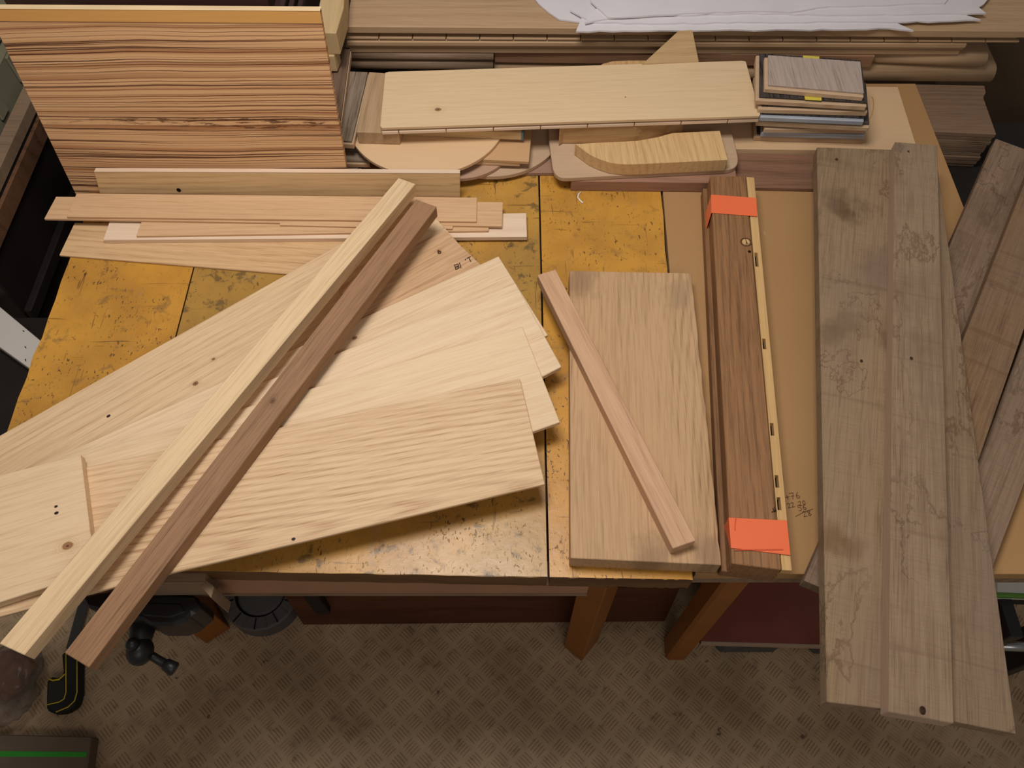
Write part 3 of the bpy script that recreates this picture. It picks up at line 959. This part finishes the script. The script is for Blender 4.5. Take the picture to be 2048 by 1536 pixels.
board('rough_plank', [(1853, 300), (1871, 303), (2033, 1468), (1852, 1432)], .8635, .0205,
      wood('grey_oak_b', (144, 122, 97), (106, 84, 66), rings=30, warp=4, ring_amt=.16, fibre=.45, rough=.85, spec=.15, stains=1.1, saw=1, tone=.12),
      'rough grey board half covered, rightmost of the overhanging three', 'board', GG)
board('rough_plank', GC_px, .886, .0215,
      wood('grey_oak_c', (150, 128, 104), (114, 90, 70), rings=30, warp=4, ring_amt=.16, fibre=.45, rough=.85, spec=.15, stains=.9, saw=1, tone=.10,
           holes=K(GC_px, .886, [(1823, 717, .0022), (1845, 1421, .0035), (1817, 303, .0018)])),
      'narrow rough grey board on top of the overhanging three', 'board', GG, edge=wood('sawn_grey_edge', (176, 150, 126), (146, 120, 98), rings=20, warp=2, ring_amt=.1, fibre=.3))

# ------------------------------------------------------------------ back right: maple panel, reddish plank, sample stack
board('plywood_panel', [(1335, 296), (1836.5, 302), (1796, 173.5), (1340, 168)], .816, .0155, MAPLE,
      'pale plywood panel at the back of the table under the flooring samples', 'panel')
board('hardwood_plank', [(1425, 305.5), (1660, 310.5), (1660, 378), (1425, 373)], .8075, .007,
      wood('walnut_plank', (136, 100, 78), (98, 68, 50), rings=50, warp=6, ring_amt=.3, fibre=.35),
      'reddish brown flat plank in front of the pale plywood panel', 'board')

SG = 'flooring samples in the stack'
BLKW = wood('black_brushed_oak', (74, 66, 62), (22, 19, 18), rings=90, warp=5, ring_amt=.3, fibre=.9, across=True, rough=.5)
GRYW = wood('taupe_oak', (178, 160, 148), (146, 128, 116), rings=30, warp=2, ring_amt=.08, fibre=.6, across=True)
SILV = plain('silver_lacquer', (184, 190, 198), .35, .5, .2, .15)
lab = ['taupe flooring sample on top of the sample stack', 'black flooring sample wrapped in yellow tape under the taupe one',
       'black flooring sample, third down in the sample stack', 'silver edged flooring sample in the middle of the stack',
       'wide black flooring sample just below the silver edged one', 'brown edged flooring sample, third from the stack bottom',
       'second silver edged flooring sample, near the stack bottom', 'bottom flooring sample of the stack on the pale panel']
corn = [  # fl, fr, br, bl of top faces (px), heights from top to bottom
    [(1537, 169), (1728, 185.5), (1721, 123), (1536.5, 110)],
    [(1519, 192.5), (1734, 204.5), (1722, 120), (1519.5, 106)],
    [(1524, 210), (1735.5, 216), (1724, 130), (1517, 116)],
    [(1526, 226), (1728, 234.5), (1722, 148), (1520, 138)],
    [(1520, 236), (1739, 247), (1732, 165), (1514, 150)],
    [(1536, 250), (1732, 252), (1727, 172), (1532, 168)],
    [(1530, 258), (1731, 263), (1728, 182), (1528, 176)],
    [(1515, 266), (1729, 272), (1722, 190), (1512, 184)]]
zcur = .816 + .0127 * 8
for k, cs in enumerate(corn):
    zt_ = zcur - .0127 * k
    root = empty('flooring_sample', (0, 0, 0))
    pts = [P(u, v, zt_) for u, v in cs]
    c = sum(pts, Vector()) / 4
    root.matrix_world = Matrix.Translation(Vector((c.x, c.y, zt_ - .0127)))
    tag(root, lab[k], 'flooring sample', SG)
    face = GRYW if k == 0 else BLKW
    slab('face', pts, .0035, face, root, .0005, xdir=(1, 0, 0))
    e = .005
    fl, fr, br, bl = pts
    fx = (fr - fl).normalized(); fy = (bl - fl).normalized()
    core = [fl - fx * e - fy * e, fr + fx * .001 - fy * e, br + fx * .001 - fy * e * .2, bl - fx * e - fy * e * .2]
    core = [q - Vector((0, 0, .0036)) for q in core]
    slab('core', core, .0089, SILV if k in (3, 6) else CORE, root, .0012, xdir=(1, 0, 0))
    if k == 1:
        YT = plain('yellow_tape', (214, 196, 74), .5)
        a_ = [P(u, v, zt_ + .0006) for u, v in ((1608, 187), (1643, 190), (1643, 201), (1610, 199))]
        slab('tape', a_, .0006, YT, root, 0)
        t_ = [P(u, v, zt_ + .0006) for u, v in ((1606, 111), (1639, 113), (1638, 119), (1606, 117))]
        slab('tape', t_, .0006, YT, root, 0)
band_pts = []
for k in range(22):
    a = math.pi * (-.45 + .9 * k / 21)
    c0 = P(1738, 216, .885)
    band_pts.append(c0 + Vector((math.cos(a) * .006 + .001, math.sin(a) * .012, math.sin(a) * .012)))
tag(tube('rubber_band', band_pts, .0007, plain('amber_rubber', (176, 130, 60), .4)), 'amber rubber band looped at the right of the sample stack', 'rubber band')

# ------------------------------------------------------------------ back centre pile
def disc(px3, z, th, mat, label, name='wood_disc', cat='disc', group='round discs at the bench back'):
    c, r = circle3(*[P(u, v, z) for u, v in px3])
    bm = bmesh.new()
    bmesh.ops.create_cone(bm, cap_ends=True, segments=96, radius1=r, radius2=r, depth=th)
    o = link(name, finish(bm, .0006), mat, None, Matrix.Translation(c - Vector((0, 0, th / 2))))
    return tag(o, label, cat, group), c, r
board('base_board', [(890, 347), (1108, 345), (1100, 262), (890, 262)], .8075, .007, wood('pink_base', (160, 126, 104), (122, 92, 74), rings=30, warp=4, ring_amt=.25, fibre=.3),
      'flat pinkish board lying lowest under the round discs', 'board')
disc([(968, 352), (1034, 346), (1099, 311)], .8155, .0075, BEECH, 'lowest round beech disc, peeping out at the right of the pile')
disc([(921, 357), (952, 353), (994, 335)], .8225, .0065, wood('pink_disc', (180, 146, 120), (150, 116, 92), rings=30, warp=4, ring_amt=.2, fibre=.2), 'pinkish round disc in front under the big half round piece')
board('birch_strip', [(880, 322), (1040, 328), (1046, 270), (890, 262)], .8285, .0055, LATH, 'small brown strip below the square MDF offcut', 'offcut')
board('mdf_offcut', [(935, 317), (1058, 323), (1064, 257), (940, 250)], .8355, .0065, wood('mdf_offcut_face', (198, 158, 114), (186, 146, 102), rings=10, warp=2, ring_amt=.1, fibre=.1), 'square MDF offcut under the right side of the big half round piece', 'offcut')
bc, brr = circle3(*[P(u, v, .842) for u, v in ((708, 287), (999, 278), (835, 349))])
arc = []
a_l = P(702, 270, .842); a_r = P(1004, 262, .842)
t0 = math.atan2(a_l.y - bc.y, a_l.x - bc.x) % (2 * math.pi); t1 = math.atan2(a_r.y - bc.y, a_r.x - bc.x) % (2 * math.pi)
if t1 < t0: t1 += 2 * math.pi
for k in range(49):
    t = t0 + (t1 - t0) * k / 48
    arc.append(bc + Vector((math.cos(t), math.sin(t), 0)) * brr)
arc += [P(985, 225, .842), P(735, 225, .842)]
tag(slab('half_disc', arc, .006, wood('birch_disc', (218, 184, 142), (204, 166, 122), rings=16, warp=3, ring_amt=.15, fibre=.15, tone=.05), None, .0006),
    'big pale half round plywood piece in the middle of the back pile', 'disc')
blk = board('laminated_block', [(713, 264), (797, 266.5), (842, 152), (738, 143.5)], .866, .0235, wood('block_top', (182, 152, 116), (140, 110, 78), rings=60, warp=4, ring_amt=.4, fibre=.35),
      'glued lamella block lying on the big half round piece', 'block')
offc = board('oak_offcut', [(803, 256), (1043, 265.5), (1049, 235), (815, 226)], .858, .0155, PINE, 'pale oak offcut with blue painted end beside the lamella block', 'offcut')
slab('painted_end', [P(1043, 265.8, .8582), P(1047, 265.6, .8582), P(1052.5, 235, .8582), P(1049, 235, .8582)], .0155, plain('blue_paint', (92, 132, 140), .5), offc, .0003)
# long pale flooring board across the pile
wb = empty('flooring_board', P(1140, 190, .88))
tag(wb, 'long pale tongue and groove flooring board lying across the back pile', 'flooring board')
zt_ = .881
W = [P(u, v, zt_) for u, v in ((770, 145), (778, 143), (1484, 121), (1492, 122.5), (1521, 228), (1519, 231), (763, 255), (760, 251))]
wbf = slab('face', W, .0055, wood('pale_floor_oak', (220, 192, 152), (190, 158, 116), rings=50, warp=6, ring_amt=.16, fibre=.25, tone=.07, knots=K([(770, 145), (778, 143), (1484, 121), (1492, 122.5), (1521, 228), (1519, 231), (763, 255), (760, 251)], .881, [(876, 219, .0042, (128, 100, 64))]), holes=K([(770, 145), (778, 143), (1484, 121), (1492, 122.5), (1521, 228), (1519, 231), (763, 255), (760, 251)], .881, [(1251, 194, .0011)])), wb, .0008)
fa, fb = P(765, 257, zt_ - .006), P(1517, 233, zt_ - .006)
la, lb2 = P(772, 150, zt_ - .006), P(1490, 127, zt_ - .006)
slab('core', [fa + Vector((.002, .004, 0)), fb + Vector((-.004, .004, 0)), lb2, la], .0085, CORE, wb, .0004)
ta, tb_ = P(763, 258, zt_ - .0085), P(1517, 233, zt_ - .0085)
tdir = (tb_ - ta); TL = tdir.length; tdir.normalize()
mt = Matrix((tdir, Vector((-tdir.y, tdir.x, 0)), Vector((0, 0, 1)))).transposed().to_4x4(); mt.translation = (ta + tb_) / 2
bm = bmesh.new()
ticks = [along(ta, ta, 0)]
kerf = [0.045 + .1245 * k for k in range(8)]
st = [0.0] + kerf + [1.0]
for s0, s1 in zip(st, st[1:]):
    x0, x1 = (s0 - .5) * TL + .0006, (s1 - .5) * TL - .0006
    bm_prism(bm, [(x0, -.0065, 0), (x1, -.0065, 0), (x1, .008, 0), (x0, .008, 0)], .006)
link('tongue', finish(bm, .0008), LATHW, wb, mt)
# grey samples at the left of the pile
def sample(px, z, th, mat, label, lip=.003):
    root = empty('flooring_sample', (0, 0, 0))
    pts = [P(u, v, z) for u, v in px]
    c = sum(pts, Vector()) / 4
    root.matrix_world = Matrix.Translation(Vector((c.x, c.y, z - th)))
    tag(root, label, 'flooring sample', 'grey flooring samples behind the zebrano panel')
    slab('face', pts, .004, mat, root, .0004)
    fl, fr, br, bl = pts
    fx = (fr - fl).normalized(); fy = (br - fr).normalized()
    slab('core', [q - Vector((0, 0, .0041)) for q in (fl - fy * lip, fr + fx * lip - fy * lip, br + fx * lip, bl)], th - .0041, CORE, root, .0008)
sample([(640, 278), (703, 282), (736, 144), (655, 141)], .856, .0135, GREYFLOOR, 'grey brushed flooring sample between zebrano panel and lamella block')
sample([(600, 236), (681, 239), (700, 98), (628, 97)], .871, .0145, wood('dark_flooring', (122, 98, 78), (82, 62, 48), rings=70, warp=6, ring_amt=.3, fibre=.5), 'darker flooring sample lying on the grey brushed one beside the zebrano panel', .0012)
sample([(620, 319), (735, 322), (735, 287), (625, 285)], .822, .012, GREYFLOOR, 'grey flooring sample low under the disc edge beside the zebrano panel')
board('grey_offcut', [(650, 338), (716, 339), (717, 328), (650, 327)], .809, .0085, STACKD, 'small grey wood offcut lowest beside the zebrano panel', 'offcut')
board('metal_bit', [(716, 338), (723, 338), (723, 329), (717, 329)], .807, .0065, plain('dull_zinc', (160, 156, 148), .4, .5, .6), 'tiny zinc bracket next to the small grey offcut', 'bracket')

# right half of the pile: beam, cutting board, curved oak pieces
board('hardwood_beam', [(1142, 362), (1417, 365), (1473, 352.5), (1468, 320), (1150, 318)], .822, .0215, wood('red_beam', (160, 120, 96), (120, 84, 64), rings=44, warp=10, ring_amt=.5, fibre=.25),
      'reddish hardwood beam under the rounded beech board', 'beam')
def rounded(px, rad_px, z, th, mat, label, name, cat, n=7):
    out = []
    for i, (p, r_) in enumerate(zip(px, rad_px)):
        a, b, c = Vector(px[i - 1]), Vector(p), Vector(px[(i + 1) % len(px)])
        if r_ <= 0:
            out.append(tuple(b)); continue
        p0 = b + (a - b).normalized() * r_; p1 = b + (c - b).normalized() * r_
        for k in range(n + 1):
            t = k / n
            out.append(tuple(p0.lerp(b, t).lerp(b.lerp(p1, t), t)))
    return board(name, out, z, th, mat, label, cat)
rounded([(1096, 240), (1098, 280), (1108, 357), (1482, 338), (1462, 258), (1440, 236)], [0, 0, 26, 30, 12, 0], .8305, .0082, BEECH,
        'beech board with rounded corners under the curved oak pieces', 'beech_board', 'board')
cc = [(1150, 287), (1181, 309.5), (1200, 318), (1221, 325), (1240, 327.5), (1258, 328), (1291, 327), (1456, 319), (1440, 261), (1345, 265.5), (1314, 274), (1275, 281), (1215, 284)]
board('curved_oak', cc, .8545, .0235, wood('curved_oak_face', (214, 178, 126), (170, 130, 82), rings=85, warp=5, ring_amt=.35, fibre=.4, across=True),
      'curved oak piece with blunt right end, front one on the beech board', 'curved piece')
c3 = [(1117, 262), (1126, 258), (1180, 258), (1250, 262), (1310, 258), (1350, 250), (1376, 240), (1376, 190), (1120, 190)]
cq = [(1119, 259), (1128, 253.5), (1200, 254), (1274, 251.5), (1330, 243), (1372, 232), (1360, 190), (1140, 190)]
board('curved_oak', cq, .8655, .034, wood('curved_oak_side', (200, 162, 112), (160, 118, 72), rings=70, warp=6, ring_amt=.4, fibre=.4),
      'curved oak piece behind the front one, mostly under the pale flooring board', 'curved piece')
bl_ = [(1160, 150), (1192.5, 133.5), (1206, 127), (1225, 122), (1255, 120.5), (1292, 120.5), (1330, 128), (1330, 160), (1160, 160)]
board('curved_oak', bl_, .8655, .022, wood('curved_oak_back', (206, 166, 114), (166, 124, 76), rings=80, warp=6, ring_amt=.35, fibre=.4, across=True),
      'curved oak offcut peeping out behind the pale flooring board', 'curved piece')
tri = [P(1283, 129, .882), P(1357, 61, .9095), P(1385, 59, .9095), P(1398, 123, .882)]
tag(slab('oak_bracket', tri, .012, wood('bracket_oak', (188, 156, 112), (152, 118, 78), rings=70, warp=5, ring_amt=.35, fibre=.3), None, .0008),
    'triangular oak bracket rising behind the pale flooring board', 'bracket')

# ------------------------------------------------------------------ timber stack along the back
rackm = plain('dark_rack_paint', (46, 36, 28), .7)
rack = empty('timber_rack', (.1, 1.5, 0))
tag(rack, 'dark low rack carrying the long timber stack behind the bench', 'rack')
box('rack_top', (-.34, 1.235, .750), (.62, 1.72, .776), rackm, rack)
for xx in (-.32, .58):
    for yy in (1.25, 1.68):
        box('leg', (xx, yy, .0005), (xx + .03, yy + .03, .7505), rackm, rack)
TG = 'long boards in the back stack'
def long_board(px0, px1, z, th, dep, mat, label, nose=0, name='long_board'):
    a, b = P(*px0, z), P(*px1, z)
    if nose:
        prof = [(dep, 0)]
        for k in range(9):
            an = math.pi / 2 + math.pi * k / 8
            prof.append((th / 2 + math.cos(an) * th / 2 * nose, -th / 2 + math.sin(an) * th / 2))
        prof.append((dep, -th))
    else:
        prof = [(dep, 0), (0, 0), (0, -th), (dep, -th)]
    o = extrude(name, prof, a, b, mat, None, 0 if nose else .0012, bool(nose))
    return tag(o, label, 'board', TG)
long_board((691, 52.5), (2120, 62.5), .8955, .0135, .34, STACKW, 'wide light brown board on top of the back stack under the paper sheets')
t1 = long_board((694, 59), (2036, 70), .8815, .0075, .2, STACKW, 'flooring board with notched tongue directly below the top board')
a, b = P(690, 75.5, .8735), P(2040, 82, .8735)
d_ = b - a; L_ = d_.length; d_.normalize()
mt = Matrix((d_, Vector((-d_.y, d_.x, 0)), Vector((0, 0, 1)))).transposed().to_4x4(); mt.translation = (a + b) / 2
bm = bmesh.new()
nseg = 20
for k in range(nseg):
    x0, x1 = (k / nseg - .5) * L_ + .0008, ((k + 1) / nseg - .5) * L_ - .0008
    bm_prism(bm, [(x0, 0, 0), (x1, 0, 0), (x1, .045, 0), (x0, .045, 0)], .0034)
link('tongue', finish(bm, .0006), STACKW, t1, mt)
long_board((692, 83.5), (1935, 88), .8675, .0085, .2, STACKW, 'thin board of the back stack, third from the top')
long_board((690, 87.5), (1930, 92), .8585, .0085, .2, STACKW, 'thin board of the back stack, fourth from the top')
long_board((698, 97), (1921, 101.5), .8495, .0085, .2, STACKW, 'thin board of the back stack, lowest of the thin ones')
long_board((988.5, 102), (1751, 112), .8405, .024, .1, STACKR, 'reddish plain board in the back stack, over the dark gap')
long_board((700, 109), (987, 111), .8405, .0145, .1, STACKD, 'greyish round nosed board left of the reddish one in the back stack', .9)
long_board((1753, 106), (1980, 115), .8405, .0275, .14, STACKW, 'brown round nosed board right of the reddish one in the back stack', .9)
long_board((698, 124), (986, 127), .8255, .021, .12, STACKD, 'greyish round nosed board at the lower left of the back stack', .9)
long_board((988, 132.5), (1998, 141), .8125, .034, .12, STACKW, 'lowest brown round nosed board of the back stack with rounded end', .9)

# paper / foam sheets on top of the stack
PG = 'torn white sheets on the stack'
PAPER = plain('white_foam_sheet', (220, 214, 216), .75, .2, var=.06)
def sheet(px, z, th, label, seed):
    r_ = random.Random(seed)
    out = []
    for i in range(len(px)):
        a, b = Vector(px[i]), Vector(px[(i + 1) % len(px)])
        n = max(1, int((b - a).length / 22))
        for k in range(n):
            q = a.lerp(b, k / n)
            if 0 < k:
                q = q + Vector((r_.uniform(-1.5, 1.5), r_.uniform(-1.3, 1.3)))
            out.append(tuple(q))
    # upper face gently buckled
    pts = [P(u, v, z) for u, v in out]
    o = slab('paper_sheet', pts, th, PAPER, None, 0)
    return tag(o, label, 'sheet', PG)
sheet([(1060, -14), (1078, 8), (1118, 38), (1160, 44), (1420, 46), (1800, 20), (1800, -40), (1060, -40)], .8992, .0029, 'lowest torn white sheet, curling out at the left end', 1)
sheet([(1152, 62), (1300, 61), (1420, 60), (1600, 59), (1780, 56), (1828, 61), (1780, 40), (1500, 28), (1163, 36)], .9022, .0029, 'torn white sheet nearest the stack edge, pointed at right', 2)
sheet([(1140, 20), (1185, 44), (1300, 47), (1500, 44), (1880, 42), (1962, 39), (1932, 30), (1968, 8), (1990, -20), (1700, -20), (1185, -4)], .9052, .0029, 'torn white sheet with notched right end', 3)
sheet([(1170, 46), (1235, 34), (1480, 26), (1700, 30), (1972, 26), (1940, 0), (1700, -12), (1240, -10), (1175, 30)], .9082, .0029, 'long torn white sheet with ragged front, near the top', 4)
sheet([(1182, 3), (1216, 34), (1300, 30), (1480, 22), (1580, 24), (1660, 12), (1890, 6), (1905, -12), (1182, -30)], .9112, .0029, 'uppermost torn white sheet in the pile', 5)

# ------------------------------------------------------------------ lower stack at far right
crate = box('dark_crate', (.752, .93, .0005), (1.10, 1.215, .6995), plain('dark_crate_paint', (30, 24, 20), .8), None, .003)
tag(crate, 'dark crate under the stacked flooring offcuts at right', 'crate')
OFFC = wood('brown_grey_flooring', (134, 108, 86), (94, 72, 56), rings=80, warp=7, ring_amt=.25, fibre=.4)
dim_box = box('dim_floor_box', (1.0, 1.32, .0005), (1.7, 2.3, .50), plain('dim_floor_brown', (84, 68, 52), .85, .1), None, .004)  # box added in place of the dim floor, its shade put into the colour
tag(dim_box, 'added brown box standing in for dim floor at the far right corner', 'cabinet')
OG = 'stacked flooring offcuts at right'
nlay = 9
for k in range(nlay):
    z = .7005 + .0088 * (k + 1)
    j = random.Random(40 + k)
    dxx, dyy = (j.uniform(-.003, .001), j.uniform(-.001, .003)) if k < nlay - 1 else (0, 0)
    zz = .7005 + .0088 * nlay
    base = [P(u, v, zz) for u, v in ((1860, 262.5), (1993, 268.5), (1967, 195), (1972, 184), (1969, 171), (1822, 168))]
    pts = [Vector((p.x + dxx, p.y + dyy, z)) for p in base]
    tag(slab('flooring_offcut', pts, .0084, OFFC if k % 3 else STACKD, None, .0008, xdir=(1, 0, 0)),
        'brown grey flooring offcut with notched corner, topmost of the right stack' if k == nlay - 1 else 'flooring offcut, %s from the top of the right stack, only its edge in view' % ['', 'second', 'third', 'fourth', 'fifth', 'sixth', 'seventh', 'eighth', 'ninth'][nlay - 1 - k], 'offcut', OG)

# ------------------------------------------------------------------ back left: dark boxes and beam
DB = plain('dark_brown_film', (66, 42, 38), .45, .4, var=.15)
cb = empty('dark_cabinet', (-.62, 1.2, 0))
tag(cb, 'dark brown low cabinet behind the zebrano panel', 'cabinet')
box('cabinet_body', (-.70, .985, .0005), (-.375, 1.5, .955), DB, cb, .002)
box('cabinet_top', (-.705, .975, .9555), (-.372, 1.16, .975), DB, cb, .002)
box('cabinet_lid', (-.80, 1.165, .9555), (-.385, 1.5, .992), plain('dark_brown_lid', (74, 48, 42), .45, .4), cb, .002)
ball('screw_head', (-.400, 1.152, .977), .005, plain('bright_screw', (210, 205, 200), .25, .5, .8), cb, (1, 1, .5))
dr = plain('dark_slat', (58, 42, 40), .5)
for k in range(3):
    s_ = box('thin_batten', (-.368 + .0115 * k, 1.09, .9065), (-.360 + .0115 * k, 1.45, .975 - .006 * k), dr, None, .001)
    tag(s_, ['thin dark slat nearest the dark cabinet, left of the pale beam', 'middle thin dark slat left of the pale beam', 'thin dark slat right against the pale beam'][k], 'slat', 'dark slats by the beam')
bz = .9455
bpts = [P(u, v, bz) for u, v in ((628, 64), (672, 66), (687.5, 14), (690, -40), (648, -40))]
tag(slab('pine_beam', bpts, .040, PINE, None, .0012, xdir=(0, 1, 0)), 'pale square beam pointing away, right of the zebrano panel top', 'beam')
tag(slab('pine_block', [P(u, v, .905) for u, v in ((620, 112), (668, 112), (676, 92), (630, 92))], .030, PINE, None, .001), 'small pine block under the end of the pale beam', 'block')
rg = empty('cloth_bundle', (-.74, 1.24, .993))
tag(rg, 'grey and brown crumpled cloth at the far top left corner', 'cloth')
def lump(name, c, sc_, mat, parent, seed, amp=.25):
    bm = bmesh.new(); bmesh.ops.create_icosphere(bm, subdivisions=4, radius=1)
    for v in bm.verts:
        d = 1 + amp * mnoise.noise(v.co * 1.8 + Vector((seed, 0, 0))) + amp * .5 * mnoise.noise(v.co * 4.5 + Vector((0, seed, 0)))
        v.co = Vector((v.co.x * sc_[0], v.co.y * sc_[1], v.co.z * sc_[2])) * d
    return link(name, finish(bm, 0, True), mat, parent, Matrix.Translation(Vector(c)))
lump('grey_cloth', (-.765, 1.215, 1.012), (.034, .04, .018), plain('grey_cloth', (104, 94, 84), .9, .1), rg, 3)
lump('brown_cloth', (-.70, 1.215, 1.012), (.03, .04, .018), plain('brown_cloth', (84, 52, 32), .9, .1), rg, 7)

# ------------------------------------------------------------------ left: dark tool chest with grey-green cases
tc_ = empty('tool_chest', (-.98, .8, 0))
tag(tc_, 'black brown tool chest with wooden rim standing left of the bench', 'chest')
CH = plain('black_brown_wood', (30, 22, 19), .6, .3, var=.3)
box('chest_body', (-1.25, .825, .0005), (-.850, 1.45, .775), CH, tc_, .003)
box('rim', (-.8735, .825, .7755), (-.848, 1.45, .800), STACKD, tc_, .002)
box('rim', (-.8495, .825, .735), (-.842, 1.45, .772), wood('dark_rim', (112, 78, 54), (66, 42, 28), rings=30, warp=5), tc_, .002)
box('rail', (-.8495, .825, .30), (-.836, 1.45, .335), CH, tc_, .002)
box('rail', (-.8495, .825, .60), (-.836, 1.45, .625), CH, tc_, .002)
GC = plain('grey_green_plastic', (126, 122, 100), .55, .3, var=.08)
gc = empty('storage_case', (-.99, 1.2, .8))
tag(gc, 'grey green moulded case on the tool chest at the left edge', 'case')
box('case_body', (-1.20, .95, .7765), (-.882, 1.42, .860), GC, gc, .008)
box('case_lid', (-1.20, .955, .8605), (-.888, 1.415, .895), GC, gc, .006)
for k in range(4):
    box('case_rib', (-.882, 1.0 + .1 * k, .80), (-.8765, 1.03 + .1 * k, .852), GC, gc, .002)
box('case_rib', (-.93, .97, .8955), (-.912, 1.40, .905), GC, gc, .003)
wp = board('white_plank', [(-30, 589), (100, 697), (72, 746), (-30, 673)], .66, .018, plain('white_melamine', (200, 192, 182), .45, .4, var=.03),
      'white melamine shelf plank jutting towards the bench at left', 'plank')
wpc = wp.matrix_world.translation
strokes('screw_holes', [pl([(46, 661), (48, 663)], .6605), pl([(50, 693), (52, 696)], .6605), pl([(51, 718), (51.5, 722)], .6605)], wp, HOLE, .0007)
sbx = box('dark_box', (-.86, .56, .0005), (-.76, .80, .6415), CH, None, .003)
tag(sbx, 'black box below the white plank left of the bench', 'box')

# ------------------------------------------------------------------ bottom left: saw handle, plastic bag, box with a green stripe
gb = empty('stripe_box', (-.8, .14, 0))
tag(gb, 'brown box with bright green stripe in the bottom left corner', 'box')
zb = .035
bp = [P(u, v, zb) for u, v in ((-120, 1466), (183, 1473), (170, 1570), (-120, 1570))]
slab('box_body', bp, zb - .0005, plain('taupe_board', (108, 92, 78), .7, .2), gb, .002)
slab('green_stripe', [P(u, v, zb + .0008) for u, v in ((-120, 1501), (174, 1504), (172, 1514), (-120, 1513))], .0007, plain('green_band', (44, 150, 40), .5), gb, 0)
sh = empty('hand_saw', P(130, 1370, .0))
tag(sh, 'black saw handle with yellow trim near the striped box', 'saw')
BK = plain('black_rubber', (24, 24, 24), .6, .3)
YE = plain('yellow_rubber', (196, 170, 36), .5)
zs = .033
outer = [(122, 1305), (158, 1305), (157, 1385), (150, 1410), (128, 1424), (105, 1426), (92, 1420), (92, 1395), (93, 1360), (100, 1353), (118, 1356), (126, 1345)]
slab('handle_body', [P(u, v, zs) for u, v in outer], .03, BK, sh, .005)
slab('grip_panel', [P(u, v, zs + .0012) for u, v in ((97, 1364), (128, 1360), (129, 1390), (124, 1402), (95, 1407))], .002, plain('dark_grey_rubber', (44, 41, 36), .8), sh, .0004)
def trim(px, r_=.0013):
    tube('trim', [P(u, v, zs + .0012) for u, v in px], r_, YE, sh, 6)
trim([(154, 1306), (154, 1360), (154, 1385), (149, 1402), (136, 1414), (112, 1424)])
trim([(132, 1306), (132, 1350), (132, 1385), (128, 1398), (118, 1404), (92, 1410)])
trim([(98, 1358), (106, 1361), (118, 1359), (130, 1348)], .0018)
box('blade', (sh.location.x - .01, sh.location.y + .07, .0155), (sh.location.x + .012, sh.location.y + .24, .017), plain('saw_steel', (70, 68, 66), .5, .4, .5), sh, 0)
pb = empty('plastic_bag', P(30, 1392, .0))
tag(pb, 'crumpled clear plastic bag with brown contents at the lower left edge', 'bag')
bgm = NB('clear_film', .18, .5)
bgm.b.inputs['Transmission Weight'].default_value = .8
bgm.b.inputs['IOR'].default_value = 1.15
bgm.b.inputs['Alpha'].default_value = .55
BAG = bgm.color(lin((176, 166, 160)))
pc = P(12, 1366, .055)
lump('bag_film', pc, (.060, .080, .042), BAG, pb, 11, .30)
lump('contents', pc + Vector((-.006, .02, -.012)), (.042, .045, .026), plain('brown_contents', (112, 72, 38), .6), pb, 5, .3)

# loose white shaving on the bench
tag(tube('shaving', [P(u, v, .8012) for u, v in ((1162, 384), (1157, 389), (1155.5, 395), (1160, 401), (1166, 406))], .0014, plain('white_curl', (232, 222, 206), .7)), 'small white curled shaving on the yellow bench', 'shaving')
